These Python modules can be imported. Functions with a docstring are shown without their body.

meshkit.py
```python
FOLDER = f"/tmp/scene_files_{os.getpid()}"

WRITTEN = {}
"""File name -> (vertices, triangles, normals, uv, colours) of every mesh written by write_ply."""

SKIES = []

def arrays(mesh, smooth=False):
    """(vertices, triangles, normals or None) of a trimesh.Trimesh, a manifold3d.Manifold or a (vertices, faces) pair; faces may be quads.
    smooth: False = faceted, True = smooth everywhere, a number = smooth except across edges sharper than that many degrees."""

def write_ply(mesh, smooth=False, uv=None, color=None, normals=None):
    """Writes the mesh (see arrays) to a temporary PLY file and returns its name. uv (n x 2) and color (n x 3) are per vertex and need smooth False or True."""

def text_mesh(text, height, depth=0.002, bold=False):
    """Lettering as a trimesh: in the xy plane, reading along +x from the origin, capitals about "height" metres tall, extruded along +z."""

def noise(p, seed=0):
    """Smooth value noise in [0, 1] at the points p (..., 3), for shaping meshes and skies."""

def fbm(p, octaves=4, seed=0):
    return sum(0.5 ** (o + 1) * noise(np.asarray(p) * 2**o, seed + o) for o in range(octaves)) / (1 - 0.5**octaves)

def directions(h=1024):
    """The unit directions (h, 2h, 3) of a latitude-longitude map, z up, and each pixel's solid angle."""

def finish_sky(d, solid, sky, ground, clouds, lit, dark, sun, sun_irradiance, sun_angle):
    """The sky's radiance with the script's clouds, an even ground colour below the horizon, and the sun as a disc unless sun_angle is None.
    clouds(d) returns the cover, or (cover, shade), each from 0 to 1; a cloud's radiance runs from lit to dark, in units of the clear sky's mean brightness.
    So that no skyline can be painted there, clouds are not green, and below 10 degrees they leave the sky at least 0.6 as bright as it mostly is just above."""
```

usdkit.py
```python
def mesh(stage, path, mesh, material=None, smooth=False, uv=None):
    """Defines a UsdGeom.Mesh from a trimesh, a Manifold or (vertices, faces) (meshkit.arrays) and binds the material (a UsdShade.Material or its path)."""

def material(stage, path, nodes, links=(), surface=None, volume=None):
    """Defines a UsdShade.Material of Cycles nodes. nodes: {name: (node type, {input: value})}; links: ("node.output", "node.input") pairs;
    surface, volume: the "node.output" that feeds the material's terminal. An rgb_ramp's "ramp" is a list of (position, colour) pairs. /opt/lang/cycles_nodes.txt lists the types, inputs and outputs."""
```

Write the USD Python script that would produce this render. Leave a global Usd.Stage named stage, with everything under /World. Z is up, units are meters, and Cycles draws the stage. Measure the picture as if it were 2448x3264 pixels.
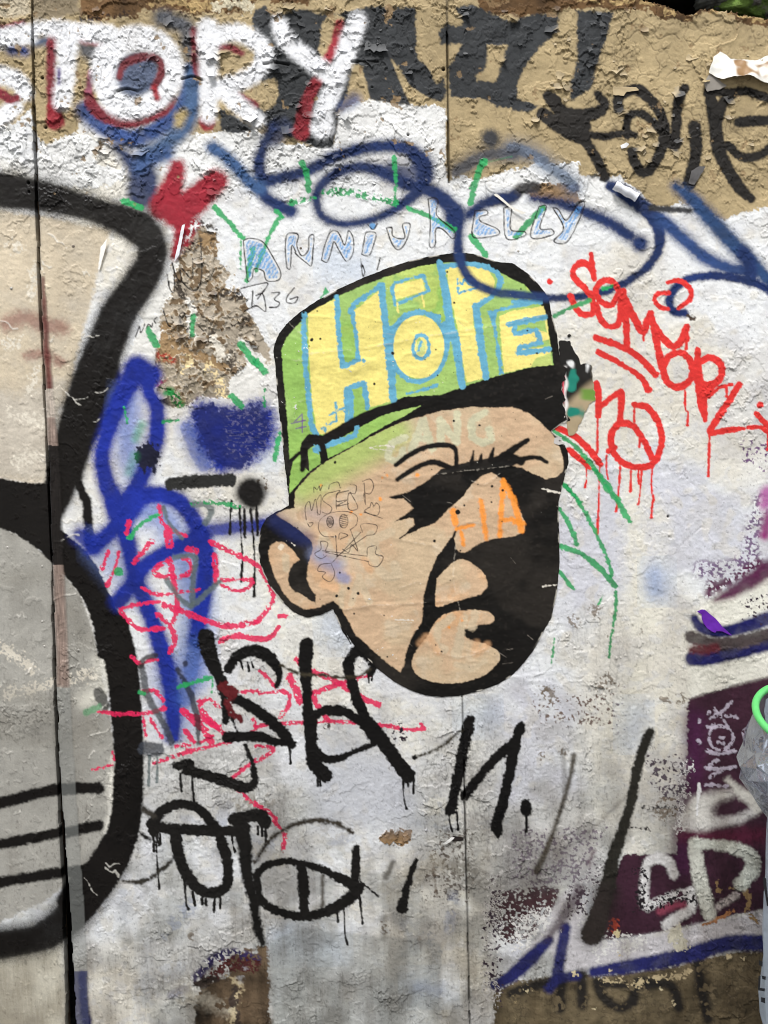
import math, numpy as np
from scipy import ndimage as ndi
from pxr import Usd, UsdGeom, UsdLux, UsdShade, Gf, Sdf, Vt
import usdkit

# ---------------------------------------------------------------- stage, camera, light
stage = Usd.Stage.CreateInMemory()
UsdGeom.SetStageUpAxis(stage, UsdGeom.Tokens.z)
UsdGeom.SetStageMetersPerUnit(stage, 1.0)
world = UsdGeom.Xform.Define(stage, '/World')
stage.SetDefaultPrim(world.GetPrim())
UsdGeom.Scope.Define(stage, '/World/Looks')

FPX, PW, PH = 2733.0, 2448, 3264            # lens in photograph pixels
PITCH, ROLL = math.radians(3.3), math.radians(-1.45)
DIST = 2.186
AIM = np.array([0.0, 0.0, 1.50])
fwd = np.array([0, math.cos(PITCH), -math.sin(PITCH)])
r0 = np.array([1.0, 0, 0]); u0 = np.cross(r0, fwd)
right = math.cos(ROLL) * r0 + math.sin(ROLL) * u0
up = -math.sin(ROLL) * r0 + math.cos(ROLL) * u0
EYE = AIM - DIST * fwd
cam = UsdGeom.Camera.Define(stage, '/World/camera')
cam.CreateHorizontalApertureAttr(36.0)
cam.CreateVerticalApertureAttr(48.0)
cam.CreateFocalLengthAttr(36.0 * FPX / PW)
cam.CreateClippingRangeAttr(Gf.Vec2f(0.05, 200))
M = Gf.Matrix4d(*right, 0, *up, 0, *(-fwd), 0, *EYE, 1)
cam.AddTransformOp().Set(M)
cam.CreateExposureAttr(EXPOSURE := 1.3)

SUN_AZ, SUN_EL = math.radians(202), math.radians(58)   # direction towards the sun: x=sin(az), y=cos(az)
sd = np.array([math.sin(SUN_AZ) * math.cos(SUN_EL), math.cos(SUN_AZ) * math.cos(SUN_EL), math.sin(SUN_EL)])
dome = UsdLux.DomeLight.Define(stage, '/World/sky')
skym = usdkit.material(stage, '/World/Looks/sky_light', {
    'sky': ('sky_texture', {'sky_type': 'single_scattering', 'sun_disc': False, 'sun_elevation': SUN_EL, 'sun_rotation': SUN_AZ, 'aerosol_density': 2.5}),
    'tc': ('texture_coordinate', {}),
    'cl': ('noise_texture', {'scale': 2.2, 'detail': 5.0}),
    'cr': ('rgb_ramp', {'ramp': [(0.3, (0.55, 0.55, 0.55)), (0.7, (0.95, 0.95, 0.95))]}),
    'mx': ('mix_color', {'b': (8.6, 8.9, 9.4), 'use_clamp': False}),
    'bg': ('background_shader', {'strength': 0.10})},
    [('tc.generated', 'cl.vector'), ('cl.fac', 'cr.fac'), ('cr.color', 'mx.fac'), ('sky.color', 'mx.a'), ('mx.result', 'bg.color')], surface='bg.background')
UsdShade.MaterialBindingAPI.Apply(dome.GetPrim()).Bind(skym)
dome.GetPrim().SetCustomDataByKey('kind', 'structure')
sun = UsdLux.DistantLight.Define(stage, '/World/sun')
sun.CreateIntensityAttr(0.4); sun.CreateAngleAttr(18.0); sun.CreateNormalizeAttr(True) if hasattr(sun, 'CreateNormalizeAttr') else None
sun.CreateColorAttr(Gf.Vec3f(1.0, 0.98, 0.955))
zz = sd; xx = np.cross([0, 0, 1.0], zz); xx /= np.linalg.norm(xx); yy = np.cross(zz, xx)
sun.AddTransformOp().Set(Gf.Matrix4d(*xx, 0, *yy, 0, *zz, 0, 0, -5, 8, 1))

# ---------------------------------------------------------------- small helpers
def at(px, py, Y=0.0):
    """The point of the plane y=Y that the photograph shows at pixel (px, py)."""
    px = np.asarray(px, float); py = np.asarray(py, float)
    d = fwd + ((px - PW / 2) / FPX)[..., None] * right + ((PH / 2 - py) / FPX)[..., None] * up
    t = (Y - EYE[1]) / d[..., 1]
    return EYE + d * t[..., None]
def proj(p):
    q = p - EYE
    z = q @ fwd
    return PW / 2 + FPX * (q @ right) / z, PH / 2 - FPX * (q @ up) / z
def lin(c):
    c = np.asarray(c, float) / 255.0
    return np.where(c <= 0.04045, c / 12.92, ((c + 0.055) / 1.055) ** 2.4)
def sstep(a, b, x):
    t = np.clip((x - a) / (b - a), 0, 1)
    return t * t * (3 - 2 * t)
used = {}
def numbered(path):
    n = used.get(path, 0); used[path] = n + 1
    return path if n == 0 else '%s_%03d' % (path, n)
def info(prim, label=None, category=None, group=None, kind=None):
    for k, v in (('label', label), ('category', category), ('group', group), ('kind', kind)):
        if v: prim.SetCustomDataByKey(k, v)
    return prim
def thing(name, label, category, loc=(0, 0, 0), group=None):
    x = UsdGeom.Xform.Define(stage, numbered('/World/' + name))
    x.AddTranslateOp().Set(Gf.Vec3d(*map(float, loc)))
    info(x.GetPrim(), label, category, group)
    x.loc = np.array(loc, float)
    return x
def put(parent, name, v, f, mat, normals=None, col=None, rough=None, label=None, loc=None, kind=None):
    """One Mesh prim: under parent (a thing made by thing(), or a path) or under /World."""
    base = '/World' if parent is None else (parent if isinstance(parent, str) else str(parent.GetPath()))
    if loc is None: loc = getattr(parent, 'loc', np.zeros(3))
    path = numbered(base + '/' + name)
    m = UsdGeom.Mesh.Define(stage, path)
    m.CreatePointsAttr(Vt.Vec3fArray.FromNumpy((v - loc).astype(np.float32)))
    f = np.asarray(f)
    m.CreateFaceVertexCountsAttr(Vt.IntArray.FromNumpy(np.full(len(f), f.shape[1], np.int32)))
    m.CreateFaceVertexIndicesAttr(Vt.IntArray.FromNumpy(f.astype(np.int32).ravel()))
    m.CreateSubdivisionSchemeAttr('none')
    if normals is not None:
        m.CreateNormalsAttr(Vt.Vec3fArray.FromNumpy(normals.astype(np.float32))); m.SetNormalsInterpolation('vertex')
    api = UsdGeom.PrimvarsAPI(m)
    if col is not None:
        api.CreatePrimvar('col', Sdf.ValueTypeNames.Color3fArray, 'vertex').Set(Vt.Vec3fArray.FromNumpy(col.astype(np.float32)))
    if rough is not None:
        api.CreatePrimvar('rgh', Sdf.ValueTypeNames.FloatArray, 'vertex').Set(Vt.FloatArray.FromNumpy(rough.astype(np.float32)))
    UsdShade.MaterialBindingAPI.Apply(m.GetPrim()).Bind(mat)
    info(m.GetPrim(), label, kind=kind)
    m.loc = loc
    return m
def box(lo, hi):
    (a, b, c), (d, e, g) = lo, hi
    v = np.array([[x, y, z] for x in (a, d) for y in (b, e) for z in (c, g)], float)
    f = np.array([[0, 1, 3], [0, 3, 2], [4, 6, 7], [4, 7, 5], [0, 4, 5], [0, 5, 1], [2, 3, 7], [2, 7, 6], [0, 2, 6], [0, 6, 4], [1, 5, 7], [1, 7, 3]])
    return v, f
def vnormals(v, f):
    n = np.zeros_like(v)
    fn = np.cross(v[f[:, 1]] - v[f[:, 0]], v[f[:, 2]] - v[f[:, 0]])
    for k in range(f.shape[1]): np.add.at(n, f[:, k], fn)
    return n / np.maximum(np.linalg.norm(n, axis=1, keepdims=True), 1e-12)

# ---------------------------------------------------------------- materials
def coat(name, bump=0.22, scale=700.0, spec=0.2, grain=0.10):
    return usdkit.material(stage, '/World/Looks/' + name, {
        'a': ('attribute', {'attribute': 'col'}), 'r': ('attribute', {'attribute': 'rgh'}),
        'g': ('geometry', {}),
        'n': ('noise_texture', {'scale': scale, 'detail': 4.0, 'roughness': 0.65}),
        'n2': ('noise_texture', {'scale': scale * 0.35, 'detail': 3.0}),
        'mr': ('map_range', {'from_min': 0.3, 'from_max': 0.7, 'to_min': 1 - grain, 'to_max': 1 + grain}),
        'mu': ('mix_color', {'blend_type': 'multiply', 'fac': 1.0, 'use_clamp': False}),
        'ad': ('math', {'math_type': 'add'}),
        'b': ('bump', {'strength': bump, 'distance': 0.0012}),
        'p': ('principled_bsdf', {'specular_ior_level': spec, 'roughness': 0.6})},
        [('g.position', 'n.vector'), ('g.position', 'n2.vector'), ('n.fac', 'mr.value'), ('a.color', 'mu.a'), ('mr.result', 'mu.b'),
         ('mu.result', 'p.base_color'), ('r.fac', 'p.roughness'), ('n.fac', 'ad.value1'), ('n2.fac', 'ad.value2'), ('ad.value', 'b.height'), ('b.normal', 'p.normal')], surface='p.BSDF')
MAT_PAINT = coat('weathered_paint')
MAT_PAPER = coat('pasted_paper', bump=0.16, scale=900.0, spec=0.18, grain=0.07)
def plain(name, rgb, rough=0.7, noise=0.25, scale=40.0, bump=0.3, dist=0.01, spec=0.3):
    c = np.asarray(rgb, float)
    return usdkit.material(stage, '/World/Looks/' + name, {
        'g': ('geometry', {}), 'n': ('noise_texture', {'scale': scale, 'detail': 6.0, 'roughness': 0.6}),
        'k': ('rgb_ramp', {'ramp': [(0.25, c * (1 - noise)), (0.75, c * (1 + noise))]}),
        'b': ('bump', {'strength': bump, 'distance': dist}),
        'p': ('principled_bsdf', {'roughness': rough, 'specular_ior_level': spec})},
        [('g.position', 'n.vector'), ('n.fac', 'k.fac'), ('k.color', 'p.base_color'), ('n.fac', 'b.height'), ('b.normal', 'p.normal')], surface='p.BSDF')

# ---------------------------------------------------------------- canvas: a relief grid on the wall plane that carries pigments
class Canvas:
    def __init__(s, x0, x1, z0, z1, step, seed):
        s.step = step
        s.xs = np.arange(x0, x1, step); s.zs = np.arange(z1, z0, -step)
        s.X, s.Z = np.meshgrid(s.xs, s.zs)
        P = np.stack([s.X, np.zeros_like(s.X), s.Z], -1)
        s.px, s.py = (a.astype(np.float32) for a in proj(P))
        s.shape = s.X.shape
        s.rng = np.random.default_rng(seed)
        s.col = np.zeros(s.shape + (3,), np.float32)
        s.h = np.zeros(s.shape, np.float32)
        s.rgh = np.full(s.shape, 0.7, np.float32)
        s.id = np.zeros(s.shape, np.int16)
        s.ppx = FPX / DIST * step            # photograph pixels per cell
        s.white = s.rng.random(s.shape, np.float32)
        s.edge = s.noise(5) * 0.6 + s.noise(16) * 0.4
        s.fine = s.noise(2.6)
    def noise(s, px, aspect=1.0, warp=0):
        """Smooth noise of unit deviation whose grain is about px photograph pixels (aspect > 1: longer sideways)."""
        sx, sy = px * aspect ** 0.5 / s.ppx / 2, px / aspect ** 0.5 / s.ppx / 2
        q = max(1, int(min(sx, sy) / 2.5))
        sh = (s.shape[0] // q + 3, s.shape[1] // q + 3)
        n = ndi.gaussian_filter(s.rng.standard_normal(sh).astype(np.float32), (sy / q, sx / q), mode='wrap')
        if q > 1:
            n = ndi.zoom(n, (q, q), order=1)
        n = n[:s.shape[0], :s.shape[1]]
        return (n - n.mean()) / n.std()
    def fbm(s, px, octaves=4, gain=0.55, aspect=1.0):
        t = 0; a = 1.0
        for i in range(octaves):
            t = t + a * s.noise(max(px / 2 ** i, s.ppx), aspect); a *= gain
        return t / t.std()
    def window(s, lo, hi):
        c = at(np.array([lo[0], hi[0], lo[0], hi[0]]), np.array([lo[1], lo[1], hi[1], hi[1]]))
        i0 = int((s.xs[0] * -1 + c[:, 0].min()) / s.step); i1 = int((c[:, 0].max() - s.xs[0]) / s.step) + 2
        j0 = int((s.zs[0] - c[:, 2].max()) / s.step); j1 = int((s.zs[0] - c[:, 2].min()) / s.step) + 2
        i0, j0 = max(i0, 0), max(j0, 0); i1, j1 = min(i1, s.shape[1]), min(j1, s.shape[0])
        if i1 <= i0 or j1 <= j0: return None
        return (slice(j0, j1), slice(i0, i1))
    def reach(s, pts, w):
        """max over the path of (half width - distance), in photograph pixels, and its window."""
        pts = np.asarray(pts, float); r = np.asarray(w, float) / 2
        r = np.resize(r, len(pts)) if r.size == 1 else r
        pad = r.max() + 30
        win = s.window(pts.min(0) - pad, pts.max(0) + pad)
        if win is None: return None, None
        q = np.full(s.px[win].shape, -99.0, np.float32)
        oj, oi = win[0].start, win[1].start
        for k in range(max(1, len(pts) - 1)):
            a, b = pts[k], pts[min(k + 1, len(pts) - 1)]; ra, rb = r[k], r[min(k + 1, len(pts) - 1)]
            p2 = max(ra, rb) + 30
            w2 = s.window(np.minimum(a, b) - p2, np.maximum(a, b) + p2)
            if w2 is None: continue
            X, Y = s.px[w2] - np.float32(a[0]), s.py[w2] - np.float32(a[1])
            d = b - a; L = max(d @ d, 1e-9)
            t = np.clip((X * np.float32(d[0]) + Y * np.float32(d[1])) / np.float32(L), 0, 1)
            g = (ra + (rb - ra) * t) - np.hypot(X - t * np.float32(d[0]), Y - t * np.float32(d[1]))
            v = q[w2[0].start - oj:w2[0].stop - oj, w2[1].start - oi:w2[1].stop - oi]
            np.maximum(v, g, out=v)
        return q, win
    def inside(s, poly):
        """signed distance (positive inside) to a polygon, and its window."""
        poly = np.asarray(poly, float)
        win = s.window(poly.min(0) - 40, poly.max(0) + 40)
        if win is None: return None, None
        X, Y = s.px[win], s.py[win]
        ins = np.zeros(X.shape, bool); dd = np.full(X.shape, 1e9, np.float32)
        for k in range(len(poly)):
            a, b = poly[k], poly[(k + 1) % len(poly)]
            d = b - a; L = max(d @ d, 1e-9)
            t = np.clip(((X - a[0]) * d[0] + (Y - a[1]) * d[1]) / L, 0, 1)
            np.minimum(dd, (X - a[0] - t * d[0]) ** 2 + (Y - a[1] - t * d[1]) ** 2, out=dd)
            c = (a[1] > Y) != (b[1] > Y)
            if abs(d[1]) > 1e-9:
                ins ^= c & (X < a[0] + (Y - a[1]) * d[0] / d[1])
        dd = np.sqrt(dd)
        return np.where(ins, dd, -dd).astype(np.float32), win
    def paint(s, q, win, c, soft=4, alpha=1.0, rough=1.5, speck=0.0, dry=0.0, idn=None, rgh=None, mottle=0.0, up=0.0, dryn=None):
        if q is None: return
        if soft >= 14: rough, speck = rough * .4, speck * .5
        q = q + rough * s.edge[win]
        soft = max(soft, s.ppx * 1.1)
        a = sstep(-soft / 2, soft / 2, q) if soft < 14 else sstep(-.6 * soft, min(.42 * soft, .85 * float(q.max()) + 2), q) ** 1.1 * np.clip(.985 + .05 * s.bignoise()[win], .86, 1)
        if speck: a = np.clip(a + (s.white[win] - 0.5) * 4 * a * (1 - a) * speck, 0, 1)
        if dry:
            n = s.drynoise(dryn)[win]
            a = a * sstep(-0.25, 0.25, n - (dry * 3 - 1.5))
        a = a * alpha
        c = lin(c).astype(np.float32)
        if mottle:
            c = c * (1 + mottle * s.bignoise()[win])[..., None]
        s.col[win] += (c - s.col[win]) * a[..., None]
        if rgh is not None: s.rgh[win] += (rgh - s.rgh[win]) * a
        if up: s.h[win] += up * a
        if idn is not None: s.id[win][a > 0.45] = idn
        return a
    _dry = None
    def drynoise(s, k=None):
        if s._dry is None: s._dry = {None: s.noise(8) * 0.6 + s.noise(4.5) * 0.8 + s.white * 0.3 - 0.15, 'h': s.noise(6, 5) * 0.8 + s.white * 0.8 - 0.4, 'big': s.noise(24) * 0.6 + s.noise(8) * 0.6 + s.white * 0.4 - 0.2}
        return s._dry[k]
    _big = None
    def bignoise(s):
        if s._big is None: s._big = s.noise(70) * 0.6 + s.noise(18) * 0.4
        return s._big

def curve(pts, n=6):
    """Catmull-Rom through the points."""
    p = np.asarray(pts, float)
    if len(p) < 3: return p
    q = np.vstack([2 * p[0] - p[1], p, 2 * p[-1] - p[-2]]); out = []
    for i in range(1, len(q) - 2):
        a, b, c, d = q[i - 1], q[i], q[i + 1], q[i + 2]
        for t in np.arange(n) / n:
            out.append(0.5 * ((2 * b) + (c - a) * t + (2 * a - 5 * b + 4 * c - d) * t * t + (3 * b - a - 3 * c + d) * t ** 3))
    out.append(p[-1])
    return np.array(out)
# sheets of the photograph enlarged 2.0331 times; coordinates below are read off them
ZK = 2.0331
SH = {r + str(i): (816 * i, y) for r, y in zip('ABCDEF', (0, 500, 1000, 1500, 2000, 2614)) for i in range(3)}
def rd(s):
    """'A1 10,20 30,40 B2 5,6' -> photograph pixels; W = the whole photograph at 1659 wide."""
    o, k, out = (0, 0), 1.4756, []
    for t in s.split():
        if ',' in t:
            x, y = t.split(','); out.append((o[0] + float(x) * k, o[1] + float(y) * k))
        elif t == 'W': o, k = (0, 0), 1.4756
        else: o, k = SH[t], 1 / ZK
    return np.array(out)
TAGS = [('paint_coat', None)]
def tag(name, label=None):
    TAGS.append((name, label)); return len(TAGS) - 1
class Pen:
    def __init__(s, cv, c, w=30, idn=None, **kw): s.cv, s.c, s.w, s.kw, s.idn = cv, c, w, kw, idn
    def __call__(s, path, w=None, c=None, sharp=False, **kw):
        """A stroke; widths in sheet pixels (2.03 per photograph pixel)."""
        w = s.w if w is None else w
        p = rd(path); w = np.atleast_1d(np.asarray(w, float)) / ZK
        w = np.interp(np.linspace(0, 1, len(p)), np.linspace(0, 1, len(w)), w) if len(w) > 1 else np.full(len(p), w[0])
        if len(p) > 2 and not sharp:
            ww = np.interp(np.linspace(0, len(p) - 1, (len(p) - 1) * 6 + 1), np.arange(len(p)), w); p = curve(p)
        else: ww = w
        k = {**s.kw, 'idn': s.idn, **kw}
        core = k.pop('core', 0)
        wm = float(np.max(ww)); g = s.cv.ppx * 1.15
        if wm < g:                                   # finer than the relief grid: thin paint of the same coverage
            k['alpha'] = k.get('alpha', 1) * max(wm / g, 0.35); ww = np.full(len(p), g)
            k['rough'] = 0.3
        q, win = s.cv.reach(p, ww)
        r_ = s.cv.paint(q, win, c or s.c, **k)
        if core and q is not None:                  # the dense wet middle of a sprayed line
            rr = float(np.median(ww)) / 2; s.cv.paint(q - rr * (1 - core), win, c or s.c, **{**k, 'soft': 11, 'rough': 2.2, 'speck': 0, 'alpha': .82 * k.get('alpha', 1), 'mottle': .16})
        return r_
    def fill(s, path, c=None, smooth=False, **kw):
        p = rd(path)
        if smooth: p = curve(np.vstack([p, p[:1]]))[:-1]
        q, win = s.cv.inside(p)
        k = {**s.kw, 'idn': s.idn, **kw}; k.pop('core', 0)
        return s.cv.paint(q, win, c or s.c, **k)
    def ring(s, sheet, cx, cy, rx, ry, w=None, rot=0, a0=0, a1=360, **kw):
        t = np.radians(np.linspace(a0, a1, 25)); c_, s_ = math.cos(math.radians(rot)), math.sin(math.radians(rot))
        x, y = rx * np.cos(t), ry * np.sin(t)
        return s(sheet + ' ' + ' '.join('%g,%g' % (cx + a * c_ - b * s_, cy + a * s_ + b * c_) for a, b in zip(x, y)), w, **kw)
    def dot(s, sheet, x, y, r, **kw): return s('%s %g,%g' % (sheet, x, y), 2 * r, **kw)
    def drips(s, sheet, *lines, w=12):
        for l in lines: s(sheet + ' ' + l, [w * 1.25, w * .85, w * .75, w * .8, w * .9, w * 1.5], soft=3, rough=1.2)

# ================================================================ the hoarding: base coats and relief
edgeL, edgeR = at(-70, 1632), at(2520, 1632)
_c = at(np.array([-25., 2475, -25, 2475]), np.array([-14., -14, 3290, 3290]))
wall = Canvas(float(_c[:, 0].min()), float(_c[:, 0].max()), float(_c[:, 2].min()), float(_c[:2, 2].max()), 0.00218, 7)
cv = wall
LB, MB, RB = 'left', 'middle', 'right'
sy = [-200, 0, 600, 1100, 1500, 1800, 2000, 2400, 2650, 2900, 3264, 3500]
gapL = np.interp(cv.py, sy, [92, 100, 110, 131, 150, 163, 166, 179, 190, 203, 211, 217]) + 1.2 * cv.noise(40)
gapR = np.interp(cv.py, sy, [98, 105, 120, 138, 157, 169, 176, 190, 208, 228, 246, 256]) + 1.2 * cv.noise(30)
batR = np.interp(cv.py, sy, [0, 0, 121, 161, 193, 205, 217, 236, 252, 272, 286, 292])
midX = np.interp(cv.py, [-200, 600, 2215, 3264, 3500], [1421, 1431, 1473, 1498, 1504])

# pigments of the ground coats
n1, n2, n3 = cv.fbm(420, 4), cv.fbm(160, 4), cv.noise(46)
stre = cv.fbm(220, 4, aspect=0.12)
WHITE, CREAM, LILAC, TAN = (230, 231, 231), (230, 223, 206), (208, 208, 217), (173, 154, 117)
def L3(c): return lin(c).astype(np.float32)
cv.col[:] = L3(WHITE)
def tint(m, c):
    m = np.clip(m, 0, 1)[..., None].astype(np.float32); cv.col[:] = cv.col * (1 - m) + L3(c) * m
tint(0.75 * sstep(0.0, 1.2, n1), CREAM)
tint(0.85 * sstep(-0.3, 0.8, -n1 + 0.3 * n3 + .35 * sstep(1700, 2000, cv.px)) * sstep(900, 1600, cv.px) * sstep(1000, 1300, cv.py), LILAC)
tint(0.5 * sstep(0.2, 1.2, -n1 + .4 * n2) * sstep(1300, 700, cv.px) * sstep(1000, 1300, cv.py), (204, 204, 210))
for band, ww, al in ((((2010, 1450), (2030, 1800), (2040, 2050), (1990, 2250), (1930, 2420), (1880, 2640)), 70, .8), (((2100, 1620), (2110, 1800)), 40, .5), (((1500, 2250), (1480, 2700), (1530, 3200)), 90, .75), (((860, 1750), (1100, 2250), (1300, 2330)), 200, .6), (((1870, 2700), (1760, 2850)), 60, .7), (((2120, 2200), (2080, 2500)), 50, .5)):
    q, win = cv.reach(curve(band), ww); a_ = (sstep(-40, 35, q + 6 * cv.edge[win]) * al)[..., None]; cv.col[win] += (L3((232, 227, 210)) - cv.col[win]) * a_
tint(0.5 * sstep(0.3, 1.3, n2), (216, 213, 206))
tint(0.35 * sstep(.3, 1.6, n3 + .5 * n2), (208, 205, 203)); tint(0.4 * sstep(.6, 1.8, cv.noise(22) + .5 * cv.noise(60)), (219, 212, 196)); tint(.3 * sstep(.5, 1.5, cv.noise(14) - .4 * n2), (206, 208, 214))
tint(0.55 * sstep(2050, 2500, cv.py) * sstep(-0.8, 0.9, n2 + 0.3 * stre), (190, 189, 184)); tint(.5 * sstep(2250, 2800, cv.py) * sstep(-.2, 1.0, cv.fbm(120, 5) + .3 * n3), (158, 160, 156))  # grime, with part of the light falloff towards the foot painted in

tan_id = tag('ochre_paint', 'peeling ochre paint')
T = Pen(cv, TAN, idn=tan_id, soft=6, rough=5, mottle=0.10)
T.fill('A0 -200,-80 A2 1900,-80 B2 1900,310 1659,330 1520,350 1380,400 1300,390 1240,340 1100,300 960,330 900,310 820,230 700,130 620,130 430,120 420,50 200,110 0,110 B1 1659,90 1500,130 1430,160 1250,155 A1 1230,1150 1225,700 1030,690 740,650 540,740 510,940 330,960 130,940 A0 1659,850 1430,860 1250,880 1000,800 700,780 560,620 500,860 300,950 260,900 230,870 200,700 100,800 0,830 -200,830')
# rotten top edge of the boards
wood_id = tag('rotten_edge', 'bare rotten wood along the top edge')
W_ = Pen(cv, (104, 78, 50), idn=wood_id, soft=6, rough=7, mottle=0.30, rgh=0.85)
W_.fill('A0 500,-80 520,90 640,140 820,100 880,130 910,60 1080,70 1280,90 1640,80 1659,-80')
W_.fill('A1 60,-80 100,20 330,35 400,-80'); W_.fill('A1 1380,-80 1460,90 1659,110 A2 0,110 130,110 300,80 420,60 560,50 640,70 720,62 870,70 940,110 1040,120 1120,160 1180,110 1240,70 1400,80 1440,130 1659,180 1900,200 1900,-80')
w2 = Pen(cv, (176, 150, 104), idn=wood_id, soft=5, rough=8, dry=0.45, dryn='big')
w2.fill('A0 820,-80 900,30 1300,70 1640,60 1650,-80'); w2.fill('A2 400,10 860,40 1110,130 1300,60 1659,150 1659,110 1150,90 860,0')
Pen(cv, (60, 44, 32), 30, wood_id, soft=6, rough=8, dry=0.4)('A0 540,120 700,110 830,90')
Pen(cv, (206, 196, 170), 60, wood_id, soft=6, rough=9)('A0 1400,40 1520,30 1620,50')
Pen(cv, (128, 116, 96), 30, soft=20, rough=8, alpha=.8).fill('A0 215,-60 215,140 430,100 520,90 500,-60')
Pen(cv, (196, 184, 160), 30, soft=20, rough=8, alpha=.9).fill('A0 -60,-60 -60,110 100,110 185,90 195,-60')

# roller-painted white patches over the ochre
R_ = Pen(cv, (232, 232, 230), idn=tag('white_patch', 'roughly rolled white paint patch'), soft=4, rough=7, mottle=0.03, up=0.0004)
R_.fill('A1 540,740 600,690 740,660 900,680 1050,695 1180,690 1220,720 1225,960 1140,1060 1000,1000 800,1000 530,1000 520,880')
R_.fill('A1 1140,1000 1225,1000 1230,1160 1140,1160', dry=.5)
R_.fill('A0 820,900 980,860 1180,850 1180,960 1240,900 1430,860 1659,850 A1 130,940 240,940 480,975 500,1030 100,1180 A0 1500,1220 1000,1130 900,1060')
R_.fill('A0 260,980 330,950 420,880 600,900 700,930 650,970 600,1010 620,1060 830,1100 780,1200 300,1220 240,1220')
R_.fill('B2 0,90 190,60 260,40 415,45 430,150 640,160 760,240 800,300 640,330 440,300 430,160 300,180 0,190')
R_.fill('A1 1250,1180 1330,1140 1480,1170 1659,1100 A2 200,1060 420,1060 430,1140 200,1160 0,1200 B1 1500,190')
# tan/black remnant under the letters KELLY
Pen(cv, (150, 122, 88), 40, tan_id, soft=6, rough=4).fill('B2 150,190 180,175 430,180 440,290 380,310 260,300 130,290 100,230')
Pen(cv, (58, 56, 56), 50, soft=14, rough=4)('B1 1520,290 1659,260 B2 60,210 150,200', 70)
# left board
lb = tag('grey_paint', 'scuffed beige and grey paint')
Pen(cv, (206, 192, 168), idn=lb, soft=20, rough=8, mottle=0.07, rgh=.38).fill('B0 -200,340 0,350 300,390 720,480 690,560 640,720 600,900 C0 520,200 430,560 300,640 290,1090 200,1110 0,1070 -200,1070')
Pen(cv, (196, 187, 172), idn=lb, soft=60, rough=20, mottle=0.07, rgh=.42).fill('C0 -200,490 150,520 300,430 420,440 400,700 290,1100 0,1060 -200,1060')
Pen(cv, (168, 165, 157), idn=lb, soft=10, rough=3, mottle=0.08, rgh=.30).fill('D0 -200,330 0,360 200,450 380,640 520,800 620,1100 E0 700,500 750,800 720,1000 700,1322 F0 600,280 300,520 0,660 -200,690')
Pen(cv, (214, 208, 190), idn=lb, soft=60, rough=8, mottle=0.06).fill('F0 -200,800 0,830 300,830 400,800 430,1400 -200,1400')
Pen(cv, (120, 45, 45), 90, lb, soft=40, rough=14, alpha=.75, rgh=.45)('B0 40,1080 160,1040 260,1080 400,1110', alpha=.6)
Pen(cv, (120, 45, 45), 50, soft=30, rough=14, alpha=.6)('C0 170,270 280,260 400,320')
cream = Pen(cv, (224, 216, 200), 60, soft=10, rough=10, alpha=.9, dry=.35)
for p in ('C0 100,950 280,920', 'C0 60,640 260,700', 'B0 200,900 240,700', 'C0 0,200 110,190', 'B0 60,560 110,590', 'C0 190,500 230,360', 'E0 0,120 200,260', 'E0 60,430 300,380 600,300'): cream(p)
smoky = Pen(cv, (140, 136, 126), 80, soft=70, rough=14, alpha=.45)
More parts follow.
